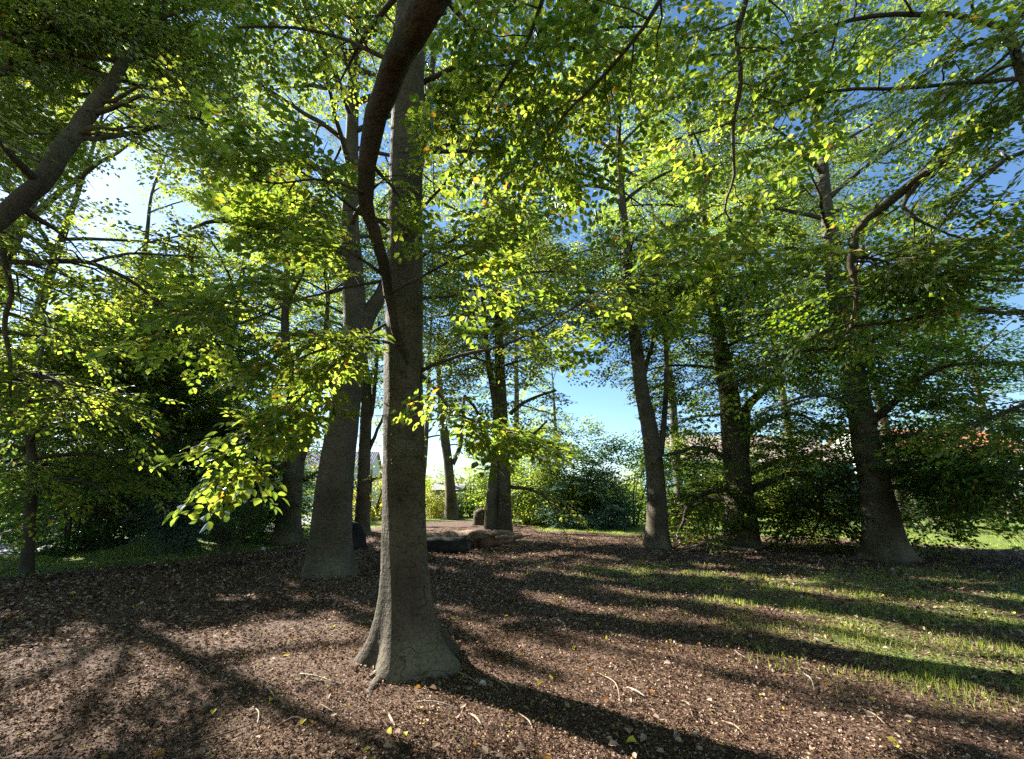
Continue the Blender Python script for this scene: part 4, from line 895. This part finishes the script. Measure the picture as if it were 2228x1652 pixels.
# beeches farther back that fill the sky above
GF = "background trees behind the beech grove"
def back_tree(label, x, Y, top, seed, r=.3, n=26, L=5.5, lod='far', spray=1.5, z0=3.5, leaf='leaf', step=.85, blobs=()):
    X_ = float(P(x, 1100, Y).x); T = Tree("background_tree", label, (X_, Y), seed, group=GF, lod=lod, spray=spray, leaf=leaf, step=step)
    T.trunk([(X_, Y, 1.5), (X_+.2, Y, z0+1), (X_+.1, Y, top*.6)], [r, r*.85, r*.55], top=top, k=14, roots=3)
    T.auto(z0, top-.5, n, L, side_len=2.6, n_side=7)
    for (x, y, dy, R_, n_) in blobs: T.blob(P(x, y, Y+dy), R_, n_)
    return T.done()
back_tree("tall sunlit tree high at the far left behind the thick bough", -60, 17, 20, 71, n=44, L=7, z0=3, lod='mid', spray=1.1, step=.55,
    blobs=((30, 640, -3, (2.6, 2, 1.9), 330), (90, 760, -3, (2.6, 2, 1.8), 330), (40, 900, -2, (2.8, 2, 1.7), 260), (130, 540, -2, (2.4, 2, 1.6), 260), (40, 380, -2, (2.6, 2, 2.2), 230), (-20, 520, -3, (2.6, 2, 2.0), 260), (90, 250, 2, (3.0, 2.4, 2.6), 200), (190, 380, 3, (2.8, 2.2, 2.4), 260), (170, 480, 3, (2.8, 2.2, 2.0), 260), (230, 260, 3, (2.6, 2.2, 2.4), 200)))
back_tree("broad sunlit tree left of the bright gap in the canopy", 170, 20, 19, 72, n=44, L=7, z0=3, lod='mid', spray=1.2, step=.6,
    blobs=((220, 600, -4, (2.6, 2, 1.6), 300), (180, 700, -4, (2.6, 2, 1.8), 330), (280, 780, -4, (2.6, 2, 1.8), 330), (180, 900, -3, (2.8, 2, 1.8), 260), (300, 660, -3, (2.8, 2, 1.7), 300), (330, 880, -3, (2.8, 2, 1.8), 260), (150, 330, 0, (2.6, 2, 2.4), 90)))
back_tree("lime green tree right of the bright gap in the canopy", 430, 21, 18, 73, n=42, L=6, z0=3.2, lod='mid', spray=1.2, step=.65,
    blobs=((420, 700, -3, (2.6, 2, 1.7), 300), (450, 840, -4, (2.6, 2, 1.7), 260), (480, 580, -2, (2.8, 2, 2.0), 300), (400, 950, -2, (2.6, 2, 1.6), 200), (520, 400, 0, (2.8, 2, 2.4), 260), (400, 480, 0, (2.2, 2, 1.8), 140), (470, 250, 0, (2.8, 2, 2.6), 160), (600, 200, 1, (2.8, 2, 2.6), 160)))
back_tree("tree behind the forked dark beech trunk", 560, 27, 23, 74, n=34, L=6)
back_tree("tall tree far behind the pale leaning beech", 700, 34, 30, 75, n=30, L=6.5, z0=7)
back_tree("tree beyond the fallen log, left of the distant beech", 915, 46, 30, 76, n=30, L=8, z0=7)
back_tree("tall tree far behind the twin-stemmed beech", 1120, 42, 32, 77, n=30, L=7.5, z0=10)
back_tree("tree between the twin stems and the slender trunk, far off", 1210, 55, 22, 78, n=24, L=6, z0=6)
back_tree("tall tree behind the slender curved trunk", 1480, 30, 30, 79, n=34, L=6.5, z0=8)
back_tree("tall tree between the two right beeches, far behind", 1740, 33, 30, 80, n=34, L=7, z0=9)
back_tree("tree behind the rightmost beech", 1960, 27, 26, 81, n=32, L=6.5, z0=7)
back_tree("dark tree at the far right behind the lawn", 2200, 36, 20, 82, n=30, L=6, z0=4.5, leaf='leaf_dark')
#@@OBJECTS
# ------------------------------------------------------------------ logs, stump and fallen wood
def log_mesh(mb, a, b, r0, r1, k=14, seed=0, mat=0, bendz=0.0):
    a, b = np.array(a, float), np.array(b, float); n = 12; w = np.linspace(0, 1, n)[:, None]; rs = np.random.default_rng(seed)
    p = a*(1-w)+b*w + np.array([0, 0, 1.0])*bendz*np.sin(w*math.pi) + rs.normal(0, .02, (n, 3)); ph = rs.uniform(0, 6)
    mb.tube(p, np.linspace(r0, r1, n), k, mat=mat, lobes=lambda i, th, pp: 1+.09*np.sin(3*th+ph+i*.35)+.06*np.sin(7*th+i*.9)+.05*np.sin(i*1.7+ph))
p = G(955, 1203); Yl = p.y
lo = thing("fallen_log", "dark rotten log with rounded end lying right of the nearest trunk", "log", (p.x, Yl, 0)); mb = MB()
e = P(1012, 1196, Yl); log_mesh(mb, (P(870, 1196, Yl).x, Yl+.2, .19), (e.x, Yl, .20), .25, .23, 18, 1); mb.build("trunk", M['char'], lo)
mb = MB(); log_mesh(mb, (e.x+.005, Yl-.01, .20), (e.x+.05, Yl-.02, .20), .17, .15, 14, 2); mb.build("cut_end", M['bark_dark'], lo)
p = G(1080, 1196); Yl = p.y
lo = thing("fallen_log", "broken weathered log with splintered pale wood lying before the twin-stemmed beech", "log", (p.x, Yl, 0)); mb = MB()
log_mesh(mb, (P(900, 1178, Yl+1.2).x, Yl+1.2, .22), (P(1065, 1172, Yl+.2).x, Yl+.2, .30), .22, .30, 16, 3); log_mesh(mb, (P(1050, 1172, Yl+.2).x, Yl+.2, .30), (P(1112, 1175, Yl).x, Yl, .42), .30, .20, 14, 4)
mb.build("trunk", M['dead'], lo)
mb = MB(); rs = np.random.default_rng(5)
for i in range(9):
    x0 = P(1000+i*13, 1172, Yl).x; L = rs.uniform(.5, 1.2); s0 = np.array([x0, Yl+rs.uniform(-.25, .1), rs.uniform(.28, .5)])
    mb.tube([s0, s0+np.array([L*.5, 0, .05]), s0+np.array([L, rs.uniform(-.1, .1), rs.uniform(.02, .16)])], [.07, .06, .012], 6)
mb.build("splinter", M['dead'], lo)
mb = MB(); c_ = np.array([P(1035, 1170, Yl).x, Yl-.2, .42])
mb.tube([c_+np.array([.22*math.cos(t), .04*math.sin(3*t), .13*math.sin(t)]) for t in np.linspace(-.4, 4.6, 10)], [.06]*8+[.04, .015], 8); mb.build("root_knot", M['dead'], lo)
p = G(768, 1192)
so = thing("tree_stump", "jagged black burnt stump behind the pale leaning beech", "stump", (p.x, p.y, 0)); mb = MB()
mb.tube([(p.x, p.y, -.05), (p.x, p.y, .15), (p.x-.03, p.y, .4), (p.x-.05, p.y, .62), (p.x-.12, p.y, .82)], [.52, .42, .38, .30, .12], 18, lobes=lambda i, th, pp: 1+.16*np.sin(3*th+1)+.1*np.sin(5*th+i)); mb.build("trunk", M['char'], so)
mb = MB()
for dx, h, r in ((-.28, 1.05, .10), (-.1, .85, .09), (.12, .72, .10), (.27, .6, .08)): mb.tube([(p.x+dx, p.y-.05, .3), (p.x+dx-.02, p.y-.05, h*.8), (p.x+dx-.06, p.y, h)], [r, r*.7, .015], 6)
mb.build("splinter", M['char'], so)
p = G(1058, 1165)
so = thing("tree_stump", "small brown cut stump on the lawn edge left of the twin-stemmed beech", "stump", (P(1046, 1100, 30).x, 30.0, 0)); mb = MB(); q = so.location
mb.tube([(q.x, q.y, -.05), (q.x, q.y, .1), (q.x, q.y, .45), (q.x, q.y, .85)], [.62, .5, .46, .44], 16, lobes=lambda i, th, pp: 1+.1*np.sin(4*th)); mb.build("trunk", M['bark_dark'], so)
mb = MB(); mb.tube([(q.x, q.y, .84), (q.x, q.y, .875)], [.42, .41], 16); mb.build("cut_top", M['dead'], so)

# long fallen branch under the right beeches
def gp(x, y, up=0.03):
    g_ = G(x, y); return (g_.x, g_.y, float(gh(g_.x, g_.y))+up)
def ground_stick(name, label, pts, rad, mat='pale_twig', group=None, cat="branch", forks=()):
    o = thing(name, label, cat, pts[0], group); mb = MB(); p_, r_ = smooth(pts, 4, rad); mb.tube(p_, r_, 7); mb.build("stem", M[mat], o)
    for f in forks:
        mb = MB(); p_, r_ = smooth(f, 4, [rad[0]*.6, rad[0]*.45, .006]); mb.tube(p_, r_, 6); mb.build("side_twig", M[mat], o)
ground_stick("fallen_branch", "long bleached forked branch lying in front of the stout right beech", [gp(1478, 1200), gp(1540, 1188, .08), gp(1600, 1196, .06), gp(1640, 1200, .07)], [.02, .05, .06, .045],
    forks=[[gp(1630, 1200, .07), gp(1665, 1197, .16), gp(1692, 1190, .38)], [gp(1560, 1190, .07), gp(1520, 1197, .08), gp(1480, 1206, .03)]])
ground_stick("fallen_branch", "small crooked branch sticking up left of the stout right beech", [gp(1450, 1196), gp(1480, 1190, .1), gp(1470, 1178, .4)], [.03, .03, .01], forks=[[gp(1478, 1190, .12), gp(1500, 1186, .2), gp(1512, 1183, .3)]])
TW = [([(652, 1478), (690, 1486), (738, 1497)], .011, "straight pale twig in shade left of the nearest trunk's foot"),
      ([(605, 1583), (640, 1573), (668, 1582)], .016, "thick bleached twig curving in the lower left foreground"),
      ([(575, 1498), (590, 1515), (598, 1528)], .009, "short kinked twig below the straight pale twig"),
      ([(550, 1540), (562, 1555), (560, 1575)], .008, "thin curved twig left of the thick bleached one"),
      ([(1075, 1470), (1095, 1487), (1108, 1500)], .010, "pale twig in the trunk's shadow right of the roots"),
      ([(1128, 1555), (1150, 1575), (1160, 1592)], .009, "thin pale twig at the bottom centre"),
      ([(908, 1535), (950, 1538), (1000, 1548)], .008, "long thin twig in the lit patch below the nearest trunk"),
      ([(1020, 1560), (1035, 1575), (1048, 1590)], .014, "stubby bright twig below centre"),
      ([(845, 1565), (850, 1585), (860, 1600)], .016, "thick bent bright twig left of the lit patch"),
      ([(1365, 1505), (1385, 1516), (1405, 1525)], .013, "short thick pale twig right of centre foreground"),
      ([(1485, 1535), (1500, 1545), (1508, 1568)], .009, "bent thin twig in the shadow at lower right"),
      ([(1572, 1575), (1600, 1590), (1620, 1608)], .008, "thin twig in the dark shadow lower right"),
      ([(1745, 1465), (1765, 1480), (1772, 1500)], .009, "thin twig among the shaded litter on the right"),
      ([(1600, 1420), (1608, 1430), (1625, 1437)], .012, "pale curled twig in the lit litter right of centre"),
      ([(1880, 1545), (1905, 1560), (1925, 1575)], .010, "pale straight twig near the right bottom"),
      ([(380, 1455), (420, 1440), (455, 1470)], .007, "very thin twig arching in the left shade"),
      ([(230, 1520), (280, 1500), (330, 1490)], .008, "long faint twig in the left foreground"),
      ([(395, 1620), (480, 1600), (560, 1570)], .010, "long dark twig at the lower left edge of the litter"),
      ([(1205, 1345), (1225, 1360), (1232, 1374)], .011, "thin upright-looking twig right of the roots"),
      ([(1950, 1440), (1975, 1448), (2010, 1452)], .008, "thin twig in the lit grass at right"),
      ([(700, 1540), (722, 1560), (735, 1555)], .009, "small curled twig under the nearest trunk"),
      ([(940, 1455), (1000, 1462), (1040, 1480)], .010, "twig leaning off the right-hand root"),
      ([(1300, 1470), (1340, 1500), (1350, 1540)], .008, "long thin twig inside the trunk's shadow")]
for i, (px, r, lab) in enumerate(TW):
    ground_stick("fallen_twig", lab, [gp(x, y, .018+.012*(j == 1)) for j, (x, y) in enumerate(px)], [r*.45, r*.6, r*.3], mat='dead' if i % 3 else 'pale_twig', group="fallen twigs on the leaf litter", cat="twig")
for (x, y, r, lab) in ((1050, 1480, .04, "small pale stone right of the nearest trunk's shadow edge"), (572, 1196, .09, "pale stone at the foot of the forked dark trunk"), (815, 1470, .03, "white pebble at the foot of the nearest trunk")):
    p = gp(x, y, 0); mb = MB(); mb.tube([(p[0], p[1], p[2]-.3*r), (p[0], p[1], p[2]+.1*r), (p[0], p[1], p[2]+.6*r), (p[0], p[1], p[2]+.95*r)], [r*.9, r*1.1, r*.85, r*.35], 10, lobes=lambda i, th, pp: 1+.15*np.sin(2*th+1)+.08*np.sin(3*th))
    tag(mb.build("stone", M['stone']), lab, "stone")
p = gp(14, 1184, 0); mb = MB(); mb.tube([(p[0], p[1], 0), (p[0], p[1], .05), (p[0], p[1], .42), (p[0], p[1], .46)], [.16, .2, .19, .12], 14); tag(mb.build("bollard", M['char']), "squat dark bollard on the grey path at the left edge", "bollard")

# ------------------------------------------------------------------ houses beyond the lawn
def house(name, label, cx, cy, w, d, h, rh, rz, wall, roof, windows=(), chimney=None, tile_rows=0):
    o = thing(name, label, "house", (cx, cy, 0)); ca, sa = math.cos(rz), math.sin(rz)
    def W(x, y, z): return (cx + x*ca - y*sa, cy + x*sa + y*ca, z)
    mb = MB(); mb.box(W(0, 0, h/2-.1), (w, d, h+.2), rz)
    for s in (-1, 1):
        x_ = s*w/2; mb.add([W(x_, -d/2, h), W(x_, d/2, h), W(x_, 0, h+rh)], t=[(0, 1, 2)], smooth=False)
    mb.build("wall", wall, o)
    ov = .45; mb = MB(); th = .12
    for s in (-1, 1):
        n = 56; sl = math.hypot(d/2+ov, rh*(1+ov/(d/2)))
        xs_ = np.linspace(-w/2-ov, w/2+ov, int(w/.15)); k = tile_rows or 14
        ys_ = np.linspace(0, 1, k*4+1)
        XX, TT = np.meshgrid(xs_, ys_); yy = s*(TT*(d/2+ov)); zz = h+rh+.1 - TT*rh*(1+ov/(d/2))
        zz = zz + .035*np.abs(np.sin(XX*math.pi/.30)) + .05*(1-(TT*k) % 1)*(TT < .999)
        PX = cx + XX*ca - yy*sa; PY = cy + XX*sa + yy*ca; m_, n_ = XX.shape
        i = (np.arange(m_-1)[:, None]*n_+np.arange(n_-1)[None]).reshape(-1)
        mb.add(np.c_[PX.ravel(), PY.ravel(), zz.ravel()], np.c_[i, i+1, i+n_+1, i+n_], smooth=False)
    ro = mb.build("roof", roof, o)
    for s in (-1, 1):
        mb = MB(); mb.box(W(0, s*(d/2+ov), h-rh*ov/(d/2)+.02), (w+2*ov, .14, .16), rz); mb.build("gutter", M['white'], o)
    if chimney:
        mb = MB(); mb.box(W(chimney, .3, h+rh+.35), (.7, .55, 1.5), rz); mb.box(W(chimney, .3, h+rh+1.15), (.82, .67, .12), rz); mb.build("chimney", M['chimney'], ro)
    for (x, z, ww, hh, side) in windows:
        mb = MB(); y = side*(d/2+.03) if side in (-1, 1) else 0
        if side in (-1, 1):
            for dx, dz, a, b in ((0, hh/2, ww+.16, .09), (0, -hh/2, ww+.16, .09), (-ww/2, 0, .09, hh-.09), (ww/2, 0, .09, hh-.09), (0, 0, .06, hh-.09)):
                mb.box(W(x+dx, y, z+dz), (a, .1, b), rz)
            wo = mb.build("window", M['white'], o); mb = MB(); mb.box(W(x, side*(d/2+.012), z), (ww-.05, .03, hh-.05), rz); mb.build("pane", M['glass'], wo)
        else:
            s = 1 if side == 2 else -1
            for dy, dz, a, b in ((0, hh/2, ww+.16, .09), (0, -hh/2, ww+.16, .09), (-ww/2, 0, .09, hh-.09), (ww/2, 0, .09, hh-.09)):
                mb.box(W(s*(w/2+.03), x+dy, z+dz), (.1, a, b), rz)
            wo = mb.build("window", M['white'], o); mb = MB(); mb.box(W(s*(w/2+.012), x, z), (.03, ww-.05, hh-.05), rz); mb.build("pane", M['glass'], wo)
    return o
def hz(y, Y, x=1114): return P(x, y, Y).z
Yh = 46
h0 = hz(1003, Yh, 1650); r0 = hz(958, Yh, 1650)
xa, xb = P(1480, 980, Yh).x, P(1850, 980, Yh).x
house("house", "long house with sheen-lightened pink tiled roof and blue boarded wall seen between the right beeches", (xa+xb)/2, Yh+7, xb-xa, 14, h0, r0-h0+1.3, 0, M['bluewall'], M['pinktile'],
      [(-6, h0-1.6, 1.3, 1.2, -1), (-1, h0-1.6, 1.3, 1.2, -1), (4, h0-1.6, 1.3, 1.2, -1), (8, h0-1.6, 1.3, 1.2, -1)], chimney=-5)
Yh = 50
h0 = hz(985, Yh, 2130); r0 = hz(940, Yh, 2130); xa, xb = P(1940, 960, Yh).x, P(2270, 960, Yh).x
house("house", "house with bright orange tiled roof behind the rightmost boughs", (xa+xb)/2, Yh+7, xb-xa, 14, h0, r0-h0+1.3, 0, M['render'], M['orangetile'],
      [(-6, h0-1.6, 1.2, 1.3, -1), (0, h0-1.6, 1.2, 1.3, -1), (6, h0-1.6, 1.2, 1.3, -1)], chimney=4)
Yh = 40
h0 = hz(1050, Yh, 2190); r0 = hz(1000, Yh, 2170); xa = P(2175, 1030, Yh).x
house("house", "low cream house with pale grey gable and small white window at the right edge", xa+3, Yh+5, 7.5, 9, h0, r0-h0, math.radians(-62), M['cream'], M['greytile'],
      [(-1.2, h0+.2, .8, .9, 3), (-2, h0-1.3, 1.0, 1.1, -1), (1.5, h0-1.3, 1.0, 1.1, -1), (0, h0+.3, .8, .9, -2)])
Yh = 70
h0 = hz(1012, Yh, 690); r0 = hz(992, Yh, 690)
house("house", "distant pale house with grey roof glimpsed left of the leaning beech", P(690, 1000, Yh).x, Yh+4, 16, 8, h0, r0-h0+1, .1, M['render'], M['greytile'], [(-3, h0-1.5, 1.2, 1.2, -1), (3, h0-1.5, 1.2, 1.2, -1)])
# slatted shed behind the distant beech
Ys = 43; xa, xb = P(942, 1080, Ys).x, P(1004, 1080, Ys).x; h0 = hz(1066, Ys, 975)
so = thing("shed", "grey-green slatted garden shed behind the distant beech", "shed", ((xa+xb)/2, Ys+1.5, 0)); mb = MB(); mb.box(((xa+xb)/2, Ys+1.5, h0/2), (xb-xa-.1, 2.9, h0)); mb.build("wall", M['slat'], so)
mb = MB()
n = int(h0/.16)
for i in range(n): mb.box(((xa+xb)/2, Ys+.01, .1+i*h0/n), (xb-xa, .04, h0/n*.72))
mb.build("slat_cladding", M['slat'], so)
mb = MB(); mb.add([(xa-.2, Ys-.25, h0), (xb+.2, Ys-.25, h0), (xb+.2, Ys+1.5, h0+.7), (xa-.2, Ys+1.5, h0+.7), (xa-.2, Ys+3.2, h0), (xb+.2, Ys+3.2, h0)], [(0, 1, 2, 3), (3, 2, 5, 4)], smooth=False); mb.build("roof", M['greytile'], so)

# far woodland closing the horizon
wm = MB(); S_ = []; rs = np.random.default_rng(77)
for a in np.arange(-1.35, 1.35, .035):
    R0 = rs.uniform(95, 120); hh = rs.uniform(4.5, 9) if abs(a-.13) > .14 else rs.uniform(3, 5); c0 = np.array([R0*math.sin(a), R0*math.cos(a), hh*.5])
    d = unit(rs.normal(0, 1, (260, 3))); q = c0 + d*np.array([3.6, 3.6, hh*.55])*rs.random(260)[:, None]**.4
    S_ += [(q[i], d[i]*np.array([1, 1, .4]), rs.uniform(2, 3.4)) for i in range(260) if q[i, 2] > .2]
emit_sprays(wm, S_, 'far', rs); fw = wm.build("far_woodland", [M['leaf'], M['twig']], tone=True)
tag(fw, "low far-off line of trees beyond the lawn and houses", "woodland", kind="stuff")

# ------------------------------------------------------------------ leaf litter and grass
rl = np.random.default_rng(99)
def scatter(n, r0, r1, a=1.02):
    r = np.exp(rl.uniform(math.log(r0), math.log(r1), n)); th = rl.uniform(-a, a, n); return r*np.sin(th), r*np.cos(th), r
x, y, r = scatter(480000, 1.9, 26); ga = grass_amount(x, y); keep = (rl.random(len(x)) > ga*1.15) ; x, y, r = x[keep], y[keep], r[keep]
z = gh(x, y) + rl.random(len(x))**2*.035*np.clip(r/6, .5, 1.5) + .004
th = rl.uniform(0, 6.28, len(x)); p = np.c_[x, y, z]; d = np.c_[np.cos(th), np.sin(th), rl.normal(0, .35, len(x))]
nn = np.c_[rl.normal(0, .5, len(x)), rl.normal(0, .5, len(x)), np.ones(len(x))]; ll = (.010+.026*rl.random(len(x))**2.2)*np.clip(r/5, .85, 2.6)
drift = .5+.5*np.sin(x*1.3+np.sin(y*1.7)*1.5)*np.sin(y*1.9+np.sin(x*.8)); tone = rl.random(len(x))**(1.15+.7*drift); near = r < 6
keep = (rl.random(len(x)) < .35+.65*np.clip(.35+drift+.5*np.sin(x*5.1+y*2.2)*np.sin(y*4.3-x*2), 0, 1)); x, y, r, z, p, d, nn, ll, tone, near = (q[keep] for q in (x, y, r, z, p, d, nn, ll, tone, near))
mb = MB()
CURL_V = np.array([(0, 0, 0), (.35, .30, .10), (.75, .22, .02), (1, 0, -.12), (.75, -.22, .06), (.35, -.30, .14), (.5, 0, -.06)]); CURL_T = np.array([(0, 6, 1), (1, 6, 2), (2, 6, 3), (3, 6, 4), (4, 6, 5), (5, 6, 0)])
def put(V, T, p, d, n, l, tone, mb):
    d = unit(d); n = unit(n - d*np.sum(n*d, -1, keepdims=True)); s = np.cross(n, d); curl = rl.uniform(.3, 2.6, len(p))
    v = p[:, None] + l[:, None, None]*(V[None, :, 0:1]*d[:, None] + V[None, :, 1:2]*s[:, None] + V[None, :, 2:3]*n[:, None]*curl[:, None, None])
    t = np.arange(len(p))[:, None, None]*len(V)+T[None]; mb.add(v.reshape(-1, 3), t=t.reshape(-1, 3), smooth=False, tone=np.repeat(tone, len(T)))
put(CURL_V, CURL_T, p[near], d[near], nn[near], ll[near], tone[near], mb)
put(LEAF_LO_V, np.array(LEAF_LO_T), p[~near], d[~near], nn[~near], ll[~near]*1.1, tone[~near], mb)
# bigger pale and yellow leaves lying on top
x, y, r = scatter(900, 2.0, 18); p = np.c_[x, y, gh(x, y)+.03]; th = rl.uniform(0, 6.28, len(x)); d = np.c_[np.cos(th), np.sin(th), rl.normal(0, .2, len(x))]
nn = np.c_[rl.normal(0, .35, len(x)), rl.normal(0, .35, len(x)), np.ones(len(x))]
put(CURL_V, CURL_T, p, d, nn, rl.uniform(.05, .075, len(x)), rl.choice([.8, .75, .9, .972, 1.0, .6, .8, .7, .85], len(x)), mb)
lit = mb.build("leaf_litter", M['litter'], tone=True); tag(lit, "brown curled dead leaves and husks covering the ground under the beeches", "leaf litter", kind="stuff")

def blades(n, r0, r1, hmul, cond, mb, clumpy=True):
    x, y, r = scatter(n, r0, r1); ga = grass_amount(x, y); cl = np.sin(x*3.1+y*1.3)*np.sin(y*2.7-x*1.9)+.6*np.sin(x*7.3)*np.sin(y*6.1+1)
    pd = np.min(np.hypot(x[:, None]-PATH[None, ::2, 0], y[:, None]-PATH[None, ::2, 1]), 1); ga = np.where(pd < 3.1, 0, ga)
    k = (rl.random(n) < cond(ga)*np.clip(.5+cl, .05, 1)); x, y, r = x[k], y[k], r[k]; n = len(x)
    h = rl.uniform(.04, .13, n)*hmul*(1+.5*np.clip(cl[k], 0, 1)); w = .0022*np.clip(r/3.5, 1, 5); th = rl.uniform(0, 6.28, n); lean = rl.uniform(.1, .9, n)*h
    base = np.c_[x, y, gh(x, y)]; s = np.c_[np.cos(th), np.sin(th), 0*x]*w[:, None]; ld = np.c_[-np.sin(th), np.cos(th), 0*x]*lean[:, None]; up = np.c_[0*x, 0*x, h]
    v = np.stack([base-s, base+s, base+ld*.35+up*.6+s*.7, base+ld*.35+up*.6-s*.7, base+ld+up], 1)
    b = np.arange(n)[:, None]*5; tn = rl.random(n)
    mb.add(v.reshape(-1, 3), (b+np.array([0, 1, 2, 3])), smooth=False, tone=tn); mb.add(np.zeros((0, 3))); return b, tn, n
mb = MB()
def blade_set(n, r0, r1, hm, cond):
    off = mb.n; b, tn, m = blades(n, r0, r1, hm, cond, mb)
    mb.t.append(off + b + np.array([3, 2, 4])); mb.tm.append(np.zeros(m, np.int32)); mb.ts.append(np.zeros(m, bool)); mb.ta.append(tn)
blade_set(520000, 3.0, 34, .55, lambda g_: np.clip(g_-.10, 0, 1)*.9)
gr = mb.build("grass", M['grass'], tone=True); tag(gr, "thin green grass growing through the litter and along the lawn edges", "grass", kind="stuff")
